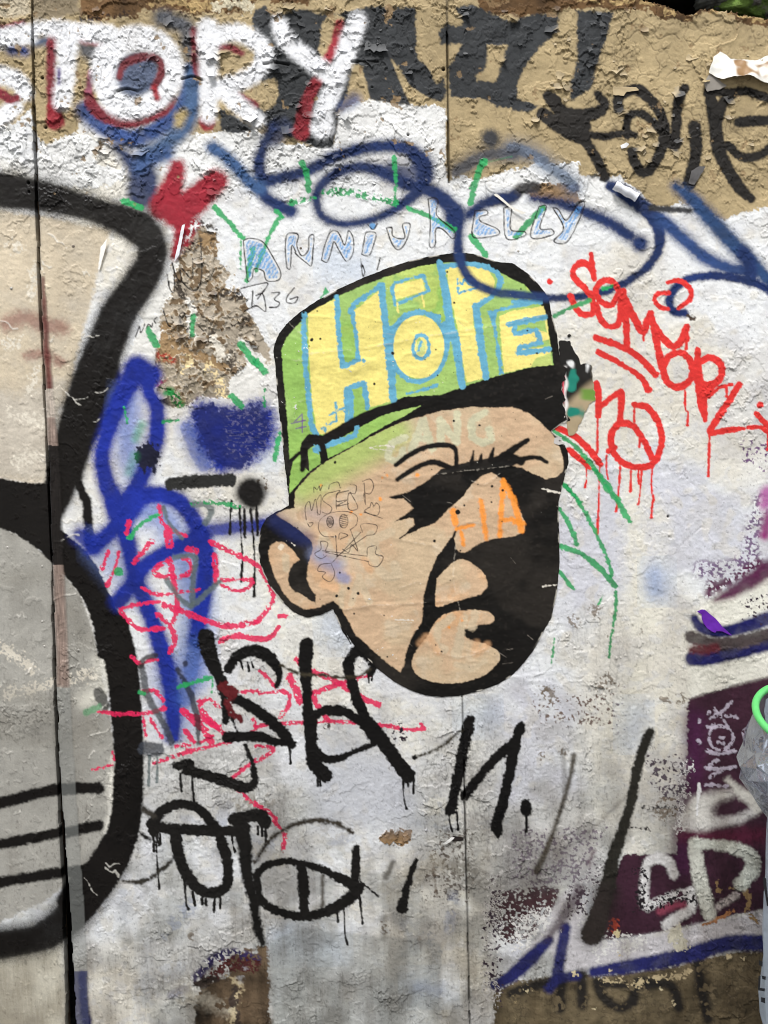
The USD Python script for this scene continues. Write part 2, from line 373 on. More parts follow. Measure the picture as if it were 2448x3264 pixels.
for p in ('D0 20,700 250,690', 'E0 0,420 300,470', 'E0 0,620 330,600', 'E0 0,720 340,740 600,640', 'D0 450,900 560,1100', 'E0 560,500 640,700'): smoky(p)
Pen(cv, (226, 222, 208), 90, soft=60, rough=6)('E0 660,240 690,300 700,360 560,470', alpha=.8)
Pen(cv, (232, 228, 216), 50, soft=30, rough=6)('E0 740,860 735,1000 730,1200 700,1310')
# torn collage between the black line and the cap
bare = tag('bare_patch', 'patch where the paper is torn down to brown board')
B_ = Pen(cv, (160, 132, 96), idn=bare, soft=3, rough=4, mottle=.10, up=-0.0009)
B_.fill('B0 1190,600 1300,440 1380,500 1410,620 1390,650 1490,760 1440,860 1580,920 1590,980 1659,1080 C1 60,180 100,300 40,420 C0 1600,330 1490,430 1490,550 1300,540 1170,620 1060,580 1010,520 1000,330 1010,60 B0 1050,960 1100,830 1120,700', c=(176, 164, 146))
B_.fill('B0 1290,480 1400,500 1410,620 1340,640 1290,560'); B_.fill('C0 1050,50 1200,80 1250,170 1230,230 1290,240 1400,280 1490,340 1480,400 1330,320 1230,330 1010,320 1020,130')
B_.fill('C0 1010,320 1230,330 1330,320 1480,400 1490,550 1300,540 1170,620 1060,580 1010,520', c=(160, 148, 128), dry=.3)
fk = Pen(cv, (222, 216, 206), soft=3, rough=8, dry=.56, dryn='big', up=.0007); fk.fill('B0 1120,640 1400,560 1600,980 1659,1080 C1 0,300 C0 1490,430 1100,560 1020,330 1060,0'); Pen(cv, (196, 178, 148), soft=3, rough=8, dry=.6, dryn='big', up=.0004).fill('B0 1120,640 1400,560 1600,980 1659,1080 C1 0,300 C0 1490,430 1100,560 1020,330 1060,0'); Pen(cv, (120, 100, 76), soft=6, rough=8, dry=.68, dryn='big').fill('B0 1120,640 1400,560 1600,980 1659,1080 C1 0,300 C0 1490,430 1100,560 1020,330 1060,0')
k = Pen(cv, (70, 62, 54), 60, bare, soft=20, rough=14, dry=.45)
for p in ('B0 1200,600 1290,560', 'B0 1150,830 1200,900', 'B0 1400,880 1550,910', 'B0 1480,1090 1600,1060', 'C0 1380,120 1380,170', 'B0 1320,450 1370,480', 'C0 1500,260 1490,330'): k(p)
Pen(cv, (226, 219, 205), 40, soft=4, rough=9, up=.0006)('C0 1400,180 1440,270', 70)
Pen(cv, (226, 222, 214), 40, soft=3, rough=6, up=.0006)('B0 1225,930 1250,1000 C0 1250,0 1240,130', 45)
Pen(cv, (170, 70, 55), 40, bare, soft=14, rough=9, dry=.3)('C0 1030,270 1120,300'); Pen(cv, (170, 70, 55), 24, bare, soft=14, rough=9, dry=.3)('C0 1020,470 1060,430')
Pen(cv, (236, 214, 165), 40, bare, soft=4, rough=9, dry=.3)('C0 1230,260 1250,310 1200,350', 30)
Pen(cv, (236, 214, 165), 40, bare, soft=4, rough=9, dry=.4)('C0 1340,340 1420,420 1440,540', 50)
Pen(cv, (34, 130, 60), 50, soft=14, rough=9, dry=.3)('C0 1060,490 1120,520 1170,590')
R_.fill('C0 1540,140 1659,230 C1 0,240 60,300 100,360 60,400 C0 1659,560 1500,560 1490,430 1600,330', c=(228, 226, 220))
# pale sliver of paper right of the big black stroke
R_.fill('B0 1150,650 1190,460 1200,470 1110,900 1040,1000 C0 1050,0 1000,320 990,330 800,310 900,130 930,0', c=(228, 226, 220))

# right-hand mural, under the white coat's torn edge
purp = tag('plum_paint', 'plum and maroon spray paint')
Mn = Pen(cv, (62, 34, 48), idn=purp, soft=6, rough=3, mottle=.18)
Mn.fill('E2 1145,460 1230,430 1400,385 1500,350 1659,315 1900,260 F2 1900,560 1659,570 1500,610 1350,640 1180,680 1000,720 640,780 520,760 560,620 640,400 720,230 890,220 1060,215 1075,60 E2 1095,1300 1130,900')
Mn.fill('F2 -120,470 0,450 200,430 310,450 280,560 200,690 80,790 0,810 -100,740 -160,640', c=(72, 48, 52), dry=.25)
Pen(cv, (74, 30, 66), 60, purp, soft=60, rough=8, alpha=.8)('E2 1180,600 1170,900 1140,1250 F2 1090,300', 120)
Pen(cv, (92, 30, 54), 60, purp, soft=50, rough=8, alpha=.8)('F2 1110,90 1300,110 1600,100', 90)
mw = Pen(cv, (232, 229, 216), idn=tag('white_band', 'cream sprayed band of a mural'), soft=26, rough=4)
mw.fill('D2 1190,900 1300,830 1659,680 D2 1900,600 1900,880 1659,900 1400,1020 1200,990'); mw.fill('E2 1150,250 1400,210 1659,160 1900,110 1900,260 1659,310 1500,350 1300,400 1145,450')
nv = tag('navy_band', 'navy sprayed bands of a mural')
N_ = Pen(cv, (28, 28, 88), 60, nv, soft=16, rough=3, mottle=.1)
N_('D2 1180,960 1230,1020 1350,1045 1500,1015 1659,960 1900,880', [50, 70, 75, 80, 90, 100])
N_('E2 1170,200 1280,195 1420,165 1659,105 1900,60', 95)
Pen(cv, (74, 64, 64), 60, nv, soft=14, rough=6, mottle=.2)('E2 1160,60 1300,105 1450,100 1659,50 1900,0', 80)
Pen(cv, (92, 36, 44), 50, nv, soft=20, rough=8)('E2 1165,140 1250,150 1320,130', 50)
P_ = Pen(cv, (88, 36, 70), 60, purp, soft=30, rough=4, mottle=.12)
P_('D2 1320,840 1420,790 1540,720 1659,640 1900,520', [20, 70, 100, 110, 120]); P_('D2 1275,800 1300,700', 50, dry=.45); P_('D2 1230,640 1400,640 1540,560 1560,400 1620,200', 110, c=(120, 100, 130), dry=.62); P_('D2 1330,760 1450,690 1600,600', 60, dry=.4)
P_('D2 1650,140 1640,220', 70, c=(200, 110, 180)); P_('D2 1659,300 1640,420', 60, c=(150, 60, 120))
# olive-brown foot of the right board and its dark letters
ft = tag('brown_foot', 'dirty olive brown paint at the foot')
F_ = Pen(cv, (104, 92, 70), idn=ft, soft=10, rough=6, mottle=.34, dryn='big')
F_.fill('F2 -120,1130 0,1050 300,1010 530,1010 800,980 1100,930 1300,880 1659,830 1900,800 1900,1500 -120,1500')
F_.fill('F1 -70,830 80,800 90,1100 110,1500 -400,1500 F0 1250,1500 1280,1100 1330,1040 1480,1000 1500,880 1659,850', c=(96, 80, 62))
F_('F0 1290,1060 1400,1020', 60, c=(60, 50, 44)); F_('F0 1530,1090 1510,1200 1540,1322', 50, c=(60, 50, 44)); F_('F0 1470,1000 1560,1080 1510,1220 1500,1322', 26, c=(176, 160, 128), dry=.3)
dl = tag('painted_letter', 'faded dark letter on the brown foot')
D_ = Pen(cv, (36, 33, 31), 66, dl, soft=20, rough=4, alpha=.92, core=.6)
for p in ('F2 320,1060 310,1220', 'F2 450,980 455,1200', 'F2 550,1050 600,1160 700,1215 780,1180', 'F2 790,1160 800,1060 860,1050', 'F2 870,1070 1000,1060 1060,1120 1080,1210', 'F2 1200,920 1230,1100 1270,1290', 'F2 0,1130 120,1080 300,1040'): D_(p)
D_('F2 560,1060 700,1070 900,1060', 50)
fl = Pen(cv, (170, 150, 112), soft=4, rough=10, dry=.80, dryn='big'); fl.fill('F2 0,1080 500,1040 1000,960 1659,860 1659,1400 0,1400'); Pen(cv, (52, 46, 40), soft=8, rough=14, dry=.72, dryn='big', alpha=.7).fill('F2 0,1060 500,1020 1000,940 1659,840 1659,1400 0,1400')
Pen(cv, (186, 168, 132), 30, soft=3, rough=8)('F2 930,1020 1080,1010 1170,960 1200,940', [20, 30, 20, 14]); Pen(cv, (196, 178, 140), 30, soft=3, rough=9, dry=.2)('F2 570,1030 680,1050 780,1060 870,1050', 26)
bl = tag('indigo_line', 'indigo sprayed baseline')
b = Pen(cv, (38, 40, 96), 90, bl, soft=16, rough=4, mottle=.15)
mw.fill('F2 0,1000 200,700 330,480 430,430 500,700 520,760 640,790 1000,730 1350,650 1659,590 1659,720 1300,800 1000,890 540,950 470,960 330,990 280,900 200,780 20,940', c=(204, 200, 202), rough=8)
b('F2 530,985 700,960 900,925 1050,895 1200,855 1400,800 1659,790 1900,770', [60, 80, 95, 100, 100, 100, 100, 100]); b('F2 -100,1080 0,1010 120,900 240,780', [50, 80, 90, 60]); b('F2 345,700 330,800 290,1010', 70); b('F2 240,1090 300,1030 420,1010', 60); b('F0 540,990 545,1150 570,1322', 50)
b('F1 1540,1070 1659,1010', 60); b('F0 1270,1010 1360,920 1480,870 1659,900', [40, 70, 90, 60], c=(52, 44, 84), dry=.3); b('F0 1110,1130 1200,1090', 50, alpha=.5)
Pen(cv, (86, 44, 42), 60, soft=12, rough=8, dry=.3)('F0 1400,980 1500,930 1640,940', 80)
# speckled roller edges: white specks over the dark, dark specks over the white
sp = Pen(cv, (226, 224, 220), soft=4, rough=12, dry=.50, idn=None)
sp.fill('F2 380,340 640,330 600,560 520,740 880,760 860,800 500,900 480,700 330,640'); sp.fill('F2 480,830 880,740 860,820 540,900', dry=.4); sp('E2 1120,900 1090,1290', 60, dry=.45)
sp.fill('F1 1500,330 1620,320 1600,800 1560,1200 1470,1200'); sp.fill('F2 0,660 240,560 280,700 80,830 0,860')
ds = Pen(cv, (64, 50, 62), soft=4, rough=14, dry=.70)
ds.fill('E2 880,820 1140,860 1100,1280 900,1000'); ds.fill('F2 330,330 620,240 560,620 380,640'); ds.fill('D2 1480,820 1659,800 1659,990 1560,960'); ds.fill('F1 1500,350 1600,380 1580,1200 1480,1000', dry=.72); ds.fill('C2 1480,850 1659,830 1659,980 1520,1000', c=(110, 80, 120))
ds.fill('F1 1200,40 1400,60 1350,520 1050,500', c=(120, 112, 104), dry=.72); ds.fill('E2 140,500 700,380 720,640 200,640', c=(120, 104, 96), dry=.80); ds.fill('F2 0,80 600,60 500,420 0,430', c=(120, 110, 120), dry=.72)
gr_ = Pen(cv, (128, 120, 124), soft=90, rough=14, alpha=.42); gr_.fill('F2 -60,80 560,40 520,420 -60,440'); gr_.fill('E2 880,820 1100,860 1080,1300 860,1200', alpha=.3)
Pen(cv, (74, 60, 66), soft=30, rough=10, alpha=.8)('F2 440,440 380,560 300,680 230,760', [60, 70, 60, 40]); Pen(cv, (92, 70, 80), soft=16, rough=8, alpha=.7)('F2 530,200 500,280', 26)
Pen(cv, (150, 122, 84), 20, soft=3, rough=5)('F2 1330,410 1340,460 1430,440 1520,470 1540,560 1510,600 1590,660', [20, 16, 14, 26, 22, 16, 14]); Pen(cv, (176, 122, 80), 20, soft=3, rough=5)('F2 1250,680 1330,640 1440,590', 22); Pen(cv, (206, 200, 180), 50, soft=4, rough=9)('F2 1060,720 1090,800', 90); Pen(cv, (150, 60, 44), 20, soft=4, rough=7)('F2 655,660 665,720', 26); Pen(cv, (222, 206, 160), 20, soft=3, rough=6)('F2 680,730 690,760', 24)
for x_, y_ in ((1080, 660), (700, 880), (640, 990), (410, 1000), (1500, 890), (100, 1105), (960, 1095), (1040, 1185), (540, 1225), (1400, 880), (1180, 950)): Pen(cv, (214, 198, 160), 18, soft=3, rough=6).dot('F2', x_, y_, 11)
rs = np.random.default_rng(77)
for i_ in range(46):
    x_, y_ = rs.uniform(300, 1560), rs.uniform(2560, 3260); a_ = rs.choice([0, 1.57]) + rs.normal(0, .25); l_ = rs.uniform(30, 170); cc = [(206, 210, 216), (150, 156, 164), (152, 142, 122), (126, 138, 166), (214, 208, 190), (120, 116, 108)][rs.integers(6)]
    q, win = cv.reach(curve([(x_ + t_ * l_ * math.cos(a_), y_ + t_ * l_ * math.sin(a_) + rs.normal(0, 5)) for t_ in (0, .5, 1)]), rs.uniform(14, 70)); cv.paint(q, win, cc, soft=rs.uniform(8, 50), alpha=rs.uniform(.2, .5), rough=12, dry=rs.uniform(.2, .6), dryn='big')
# weather and soot: specks, streaks, stains
g = Pen(cv, (118, 104, 88), soft=8, rough=8, dry=.55, alpha=.8)
for s_, x, y, r in (('E2', 230, 430, 45), ('E2', 200, 400, 30), ('E2', 600, 360, 60), ('D2', 400, 980, 40), ('D2', 610, 1065, 26), ('D2', 840, 1040, 18), ('D2', 540, 910, 40), ('E2', 190, 830, 22), ('E2', 330, 800, 24), ('E2', 690, 690, 18), ('E2', 1100, 465, 36), ('F1', 830, 700, 36), ('F0', 1240, 740, 30), ('E2', 1000, 470, 30), ('E2', 1000, 1180, 80), ('E2', 900, 800, 22), ('D1', 30, 90, 40), ('C1', 30, 1100, 40)):
    g.dot(s_, x, y, r)
Pen(cv, (110, 92, 76), 14, soft=8, rough=4)('F1 1060,760 1070,900', 16, alpha=.7); Pen(cv, (110, 92, 76), 14, soft=10, rough=4)('F1 1150,290 1170,480', alpha=.6)
Pen(cv, (60, 56, 56), 20, soft=8, rough=5, dry=.35)('E2 860,1170 1060,1160'); Pen(cv, (60, 56, 56), 16, soft=6, rough=4, dry=.2)('F2 750,45 890,60')
Pen(cv, (150, 120, 84), idn=bare, soft=3, rough=6, mottle=.1, up=-.0006).fill('F1 790,120 840,70 1000,62 1005,110 950,160 850,155')
haz = Pen(cv, (180, 196, 218), 200, soft=160, rough=20, alpha=.45)
for p in ('D2 940,680 940,760', 'E2 780,700 800,560', 'E1 560,60 500,0', 'E1 1480,560 1400,600', 'F1 200,760 500,820', 'F1 1050,1070 1190,1100', 'D0 1300,800 1200,1150', 'B1 500,700 650,720', 'C1 30,700 60,900'): haz(p, 120)
Pen(cv, (150, 166, 200), 90, soft=60, rough=9, alpha=.7)('D2 920,680 930,780'); Pen(cv, (120, 134, 176), 90, soft=40, rough=12, alpha=.5)('F1 1050,1080 1180,1110', 60)
Pen(cv, (170, 172, 180), 100, soft=90, rough=20, alpha=.5).fill('E1 560,560 800,560 1000,1000 1100,1300 400,1300 350,950')
Pen(cv, (158, 162, 160), 100, soft=16, rough=6, alpha=.55, mottle=.08).fill('F1 95,790 300,700 900,760 1200,800 1190,1400 110,1400')

# ================================================================ spray paint, oldest first
# charcoal letters of the top band
ch = tag('painted_letter', 'charcoal block letter')
K = Pen(cv, (54, 56, 58), 90, ch, soft=9, rough=3, mottle=.12)
HOLE = Pen(cv, TAN, idn=tan_id, soft=10, rough=3, mottle=.1)
K.fill('A0 1640,90 1659,60 A1 60,40 100,110 320,60 400,90 540,95 700,60 860,50 1035,60 1040,370 1110,440 1170,545 1210,500 1240,590 1200,665 1090,620 990,560 930,470 880,395 930,520 1010,690 735,650 680,440 620,420 600,600 560,690 530,740 530,820 500,960 420,960 330,940 250,900 60,820 0,760 A0 1640,830 1420,700 1430,850 1520,870 1640,850 1659,600')
HOLE.fill('A1 430,140 520,95 580,130 540,200 500,300 430,430 405,330'); HOLE.fill('A1 0,530 130,510 148,600 130,680 60,725 0,690'); HOLE.fill('A0 1530,600 1659,560 1659,680 1590,660'); HOLE.fill('A1 880,390 930,460 1000,570 1110,640 1090,680 1010,690 960,600'); HOLE.fill('A1 610,420 680,430 740,640 690,640 650,620'); HOLE.fill('A0 1420,330 1560,340 1500,400 1410,430')
ch2 = tag('painted_letter', 'charcoal block letter with an ochre counter'); K.idn = ch2
K.fill('A1 1290,60 1400,30 1560,110 1659,150 A2 0,150 90,110 130,95 300,90 300,200 180,310 90,420 40,520 30,640 180,690 100,730 0,720 A1 1659,700 1560,690 1480,640 1260,630 1245,430 1310,330 1335,290 1200,285 1180,220 1220,170 1340,165 1330,110')
HOLE.fill('A1 1500,300 1622,295 1590,420 1555,530 1430,520 1420,505 1490,440')
ch3 = tag('painted_letter', 'charcoal slanted bar letter'); K.idn = ch3
K.fill('A2 410,70 660,80 600,290 540,440 520,560 400,650 380,640 380,530 420,400 420,100')
# dark slate around the O and R
slate = tag('spray_shadow', 'slate blue sprayed shadow behind the white letters')
S_ = Pen(cv, (72, 84, 108), 100, slate, soft=40, rough=5, mottle=.1)
S_.fill('A0 500,270 690,290 600,400 520,360', c=(84, 84, 86)); S_.ring('A0', 900, 500, 110, 110, 130, c=(78, 90, 112)); S_.dot('A0', 890, 520, 110, c=(78, 90, 112))
S_('A0 560,720 700,840 860,900 980,860 1130,760 1220,640 1250,480', 120, c=(54, 78, 132)); S_('A0 1240,470 1250,620 1210,800 1100,920 940,1010', 110, c=(66, 92, 128)); S_('A0 760,960 860,1060 920,1130 930,1260', [60, 110, 190, 200], c=(52, 62, 92)); S_('A0 1050,110 1200,180 1240,330', 110, c=(82, 84, 90)); S_('A0 240,280 320,260', 40)
S_('A0 1080,1000 950,1040 900,1080', 90, c=(60, 84, 128)); S_('A0 70,320 160,330', 45, c=(50, 70, 130)); S_('A1 560,700 640,650', 70, c=(58, 74, 120), alpha=.8); S_('A1 170,840 110,900', 120, c=(50, 58, 84))
Pen(cv, (178, 158, 110), 50, soft=30, rough=5)('A0 1160,760 1190,740 1160,800', 50)
# black tag on the ochre
kt = tag('spray_tag', 'black tag sprayed on the ochre paint')
class Fat(Pen):
    def __call__(s, path, w=None, **kw): return Pen.__call__(s, path, np.asarray(s.w if w is None else w, float) * 1.15, **kw)
k = Fat(cv, (36, 33, 30), 65, kt, soft=9, rough=2, mottle=.1)
k('A2 250,640 330,730 430,750 550,730 600,680 555,610', [75, 85, 90, 75, 60, 50]); k('A2 200,740 330,830 460,890', [80, 95, 90]); k('A2 380,760 450,820', 110); k('A2 460,870 600,885 720,870 790,880', 45); k('A2 470,900 540,1020 600,1150', 62); k('A2 230,620 280,650', 60)
k('A2 690,700 685,650 730,600 830,590 930,690 985,800 990,900 930,1050 860,1120 800,1070 775,985', 62); k('A2 745,880 750,770 810,735 900,780 980,870', 50); k('A2 1120,570 1075,660 1065,800 1050,950', [50, 60, 62, 62]); k('A2 990,910 1050,920', 90)
k('A2 1185,820 1190,900 1190,1000 1150,1190', 75); k('A2 1280,600 1310,750 1340,950 1400,1100 1480,1220 B2 1550,270', [70, 80, 80, 75, 70, 55]); k('A2 1400,620 1500,590 1659,640 1800,700', 52); k('A2 1420,610 1360,680 1340,780', 60); k('A2 1400,940 1480,1010 1570,1020 1659,970 1750,860', 52); k('A2 1470,790 1659,780 1900,770', 60); k('A2 1320,600 1420,600', 50)
# indigo swirls
sw = tag('spray_swirl', 'navy sprayed swirling line')
class Slim(Pen):
    def __call__(s, path, w=None, **kw): return Pen.__call__(s, path, np.asarray(s.w if w is None else w, float) * .88, **kw)
N = Slim(cv, (28, 46, 90), 75, sw, soft=34, rough=4, mottle=.12, speck=.6, core=.72)
N('A1 110,830 50,950 20,1080 60,1170 180,1150 330,1110 560,1000 800,950 980,970 1090,1080 B1 1080,180 960,300 800,390 640,430 520,430 420,370 390,260 430,180 560,90 720,70 880,130 1000,190 1150,230 1300,360', [60, 75, 90, 95, 90, 90, 90, 90, 110, 130, 120, 80, 65, 60, 60, 65, 75, 80, 85, 85, 100, 100, 110, 130])
N('B1 880,90 1000,110 1080,60', 150, soft=60, alpha=.7); N('B1 1290,400 1310,480 1310,600', [150, 70, 70]); N('B1 20,180 60,260 150,320 225,350', [60, 90, 100, 95]); N('A0 1380,960 1500,1050 1600,1160 B0 1659,200 B1 20,200', 90, c=(60, 90, 134)); N('B1 1659,260 1500,290 1380,370', 80)
N('B2 130,270 300,300 480,360 640,430 760,510', [50, 70, 80, 85, 90], soft=40); N.dot('B2', 830, 560, 58); N('A2 0,960 130,1000 250,1090 340,1150 B2 400,200', 110, soft=70, alpha=.65, c=(70, 96, 128)); N('A1 1659,1000 1480,1010 1300,1110', 110, soft=60, c=(70, 74, 84), alpha=.8); N.dot('A1', 1520, 900, 66, c=(56, 56, 58))
N('B2 640,190 720,230 800,290 900,370 955,480 945,610 860,730 680,840 480,900 230,915 0,890 B1 1560,880 1420,820 1340,720 1310,600', [80, 110, 110, 110, 85, 66, 60, 60, 56, 56, 56, 56, 60, 62, 64], soft=16)
N('B2 1060,190 1180,290 1320,440 1450,580 1560,690 1659,800 1800,950', [60, 110, 120, 120, 110, 100, 100], soft=40, c=(40, 66, 106)); N('B2 960,400 1100,520 1250,650 1400,720 1520,740', 95, soft=40, c=(44, 68, 116)); N('B2 1800,960 1659,860 1540,810 1420,780 1280,770 1150,790 1060,850 1020,930 1050,1000 1120,1015', [56, 56, 60, 62, 62, 60, 60, 62, 65, 60], soft=14, c=(26, 44, 92)); N('B2 1500,620 1540,700 1540,790', 95, soft=30); N('B2 900,330 1020,340 1150,350', 40, c=(54, 54, 56), soft=14)
Pen(cv, (70, 56, 46), 26, soft=8, rough=6)('B2 1130,1030 1170,1050', 18)
# white throw-up letters with a maroon side
LET = {}
for L in 'STORY': LET[L] = tag('painted_letter', 'fat white letter %s with a maroon side' % L)
def wp(L): return Pen(cv, (236, 237, 240), 110, LET[L], soft=26, rough=5, speck=.5, up=.0002)
def rp(L): return Pen(cv, (122, 40, 50), 60, LET[L], soft=14, rough=4, mottle=.1, speck=.4)
w, r = wp('S'), rp('S')
r('A0 -40,190 60,170 150,150', 40); w('A0 -60,260 0,250 100,230 190,225', 120); w('A0 -40,480 60,500 130,540 160,600', 110); w('A0 -30,780 40,740 90,690', 110); r('A0 -20,590 60,640 100,640', 60)
w, r = wp('T'), rp('T')
r('A0 345,230 335,500 345,700', 64); r('A0 350,700 360,785', [80, 120], c=(140, 36, 46)); r('A0 530,260 690,290', 40); w('A0 170,180 330,185 480,200 620,215 700,215', [60, 100, 110, 120, 110]); w('A0 440,220 430,430 405,660', [130, 120, 110]); Pen(cv, (110, 100, 140), 20, soft=14, rough=5)('A0 385,450 385,540')
w, r = wp('O'), rp('O')
r('A0 570,610 610,700 700,755 830,785 960,755 1060,710 1110,650', [60, 80, 90, 95, 90, 80, 60]); r('A0 590,470 575,590', 40, c=(150, 80, 100))
w.ring('A0', 890, 455, 215, 210, 165); w('A0 700,640 760,700 850,720 960,680 1040,600', 110); S_.ring('A0', 890, 500, 70, 70, 120, c=(80, 90, 112)); S_('A0 860,560 900,480 960,450', 110, c=(80, 90, 112)); w('A0 700,620 780,680 880,690 1000,640', 90)
r('A0 770,500 800,420 880,375 980,365 1035,400 1045,480 1005,560', [36, 50, 54, 54, 50, 50, 40], c=(112, 46, 52)); r('A0 1000,570 1020,640', 36, c=(150, 36, 44))
w, r = wp('R'), rp('R')
r('A0 1265,210 1275,420 1290,500', [60, 56, 40]); r('A0 1345,790 1345,800', 100, c=(140, 38, 46)); r('A0 1430,310 1490,310 1570,350', 40); r('A0 1520,600 1659,690', 40)
w('A0 1345,190 1350,400 1355,750', [130, 115, 100]); w('W 448,85 510,72 558,95 572,130 545,165 490,190 455,200', 110); w('W 480,190 515,228 555,262', 105)
w, r = wp('Y'), rp('Y')
r('A1 545,165 500,330 440,425', 60, c=(150, 44, 54)); r('A1 400,530 340,640 315,760 295,860', [70, 80, 100, 110], c=(134, 34, 44)); w('A1 660,140 610,270 560,420 500,580 440,720 430,830', [110, 130, 110, 110, 110, 140]); w('A1 150,150 190,260 310,370 420,450 490,500', [90, 110, 110, 110, 100])
# red mark
rv = tag('spray_mark', 'dark red forked mark with soft edges')
r = Pen(cv, (150, 36, 50), 110, rv, soft=30, rough=5, mottle=.12, speck=.9, core=.8)
r('B0 1150,75 1110,220 1050,330', [100, 150, 170]); r('B0 1400,160 1280,270 1150,370', [150, 180, 190]); r('B0 1180,380 1170,500 1130,640', [110, 80, 40]); r('B0 1250,440 1200,560', [80, 40], dry=.3)
# big black outline figure on the left
bk = tag('black_outline', 'broad black sprayed outline of a large cartoon shape')
Bk = Pen(cv, (22, 19, 17), 100, bk, soft=12, rough=2, mottle=.10, rgh=.42, core=.86)
Bk('B0 -200,190 0,215 250,250 500,310 760,390', [260, 255, 220, 190, 170], soft=60, speck=.8); Bk('B0 740,390 900,460 980,560 980,680 900,830 770,1020 C0 640,320 560,560 500,760 440,960 400,1150', [180, 240, 210, 210, 230, 250, 270, 280, 270, 220, 150], soft=50, speck=.6)
Bk.fill('C0 300,1060 420,600 560,250 760,250 790,420 700,700 600,850 560,960 520,1100 D0 480,70 390,280 320,300 250,200', soft=20)
Bk.fill('D0 -200,30 0,50 150,75 290,85 320,-200 420,-100 400,100 395,380 560,520 640,640 700,780 760,900 800,1020 850,1220 640,1220 600,1000 560,880 500,770 430,690 330,590 200,480 100,410 0,375 -200,330', soft=7)
Bk('E0 735,0 790,250 815,500 835,750 835,1000 815,1250 F0 790,100 730,230 620,400 500,560', [215, 210, 205, 195, 195, 200, 210, 230, 240, 220], soft=9)
Bk('F0 700,300 560,500 380,690 180,780 -200,830', [220, 240, 230, 200, 220], soft=60, speck=.6); Bk('F0 600,350 520,420 450,520', 160, soft=16)
Bk('C0 505,1080 540,1180 D0 560,200 580,450', [50, 60, 62, 60]); Bk('D0 470,80 430,200 390,280', 40, soft=30)
h = tag('black_hatch', 'short black sprayed bar'); Bk.idn = h
Bk('E0 -200,1170 0,1140 200,1085 420,1045 640,1040', 76); Bk('F0 -200,170 0,155 300,100 640,35', 68); Bk('F0 -200,420 0,402 300,352 580,310', 70)
# cobalt tag
cb = tag('spray_tag', 'cobalt blue looping sprayed tag')
h2 = Pen(cv, (112, 134, 198), 240, soft=110, rough=8, alpha=.85)
h2('C0 840,560 820,800 860,1000', 150); h2('D0 900,250 1100,350 1250,800 1280,1150 E0 1250,300', 150); h2('E0 1080,300 1150,600', 160, alpha=.6); h2('D0 640,480 900,800', 130, alpha=.6)
class Wide(Pen):
    def __call__(s, path, w=None, **kw): return Pen.__call__(s, path, np.asarray(s.w if w is None else w, float) * 1.16, **kw)
C = Wide(cv, (26, 44, 142), 100, cb, soft=36, rough=3, mottle=.15, speck=.5, core=.78)
C('C0 880,370 780,560 700,760 660,920 690,1100 D0 720,150 770,300 830,480 880,700 960,900 1030,1100 E0 1090,300 1120,500 1120,700', [130, 110, 90, 90, 100, 110, 130, 110, 90, 95, 100, 100, 105, 100, 90]); C('C0 890,360 960,400', 150); C('C0 960,420 970,520 1015,600 1015,800 960,960 880,1130 D0 800,240', [70, 80, 90, 95, 100, 100, 110])
C('D0 830,280 900,180 1050,160 1180,220 1270,350 1330,520 1330,700 1300,900 1270,1100', [90, 110, 100, 95, 100, 110, 110, 100, 90], soft=30); C('E0 1270,120 1230,300 1200,460', 110, alpha=.6, soft=70, c=(60, 88, 158)); C('D0 1280,440 1100,520 960,600 880,700 770,850', [110, 90, 90, 90, 100]); C('D0 600,500 680,430 780,340 860,240', 95); C('D0 520,420 600,470', 90, soft=50, alpha=.8); C('D0 1800,340 1659,360 1500,370 1300,400', 80, soft=50, alpha=.8); C('D1 0,360 100,330', 50, alpha=.6)
C.fill('C0 1240,640 1290,560 1430,590 1560,600 1659,560 C1 60,570 120,640 140,760 100,860 20,930 C0 1659,960 1560,1010 1420,1050 1300,930 1230,760', soft=50, rough=14); C('C0 1210,740 1270,900 1320,980', 90, soft=60, alpha=.6, c=(70, 90, 160))
Pen(cv, (150, 150, 176), soft=6, rough=10, dry=.80, dryn='h', alpha=.8).fill('C0 1450,640 1659,620 C1 120,640 120,860 C0 1659,940 1480,900')
C.fill('C0 1270,660 1330,600 1450,610 1600,620 1659,590 C1 40,620 90,700 90,800 40,880 C0 1620,960 1480,1010 1370,950 1290,830', soft=12, rough=12, c=(22, 32, 98), alpha=.8)
Pen(cv, (120, 116, 150), soft=4, rough=10, dry=.86, alpha=.5).fill('C0 1450,640 1659,620 C1 120,640 120,860 C0 1659,940 1440,900')
C.dot('C0', 950, 920, 76, c=(26, 27, 50), rough=8, soft=11, core=0); C('C0 940,940 935,1040', [60, 14], c=(26, 27, 50), soft=8, core=0); C('C0 995,950 1000,1060', [50, 10], c=(26, 27, 50), soft=8, core=0)
ky = tag('spray_bar', 'short charcoal sprayed dash'); Pen(cv, (44, 44, 42), 82, ky, soft=7, rough=3, mottle=.1)('C0 1110,1102 1300,1085 1490,1075')
dp = tag('spray_blob', 'black sprayed blob with long drips'); d = Pen(cv, (24, 21, 19), 60, dp, soft=34, rough=5, core=.7)
d.dot('D0', 1625, 140, 95); d('D0 1620,120 1640,190', 110, soft=20); d.drips('D0', '1500,200 1492,300 1490,410', '1552,240 1560,400 1570,560 1560,720', '1583,250 1586,430', '1622,250 1640,430 1650,600 1645,815', '1659,200 1670,420', w=13)
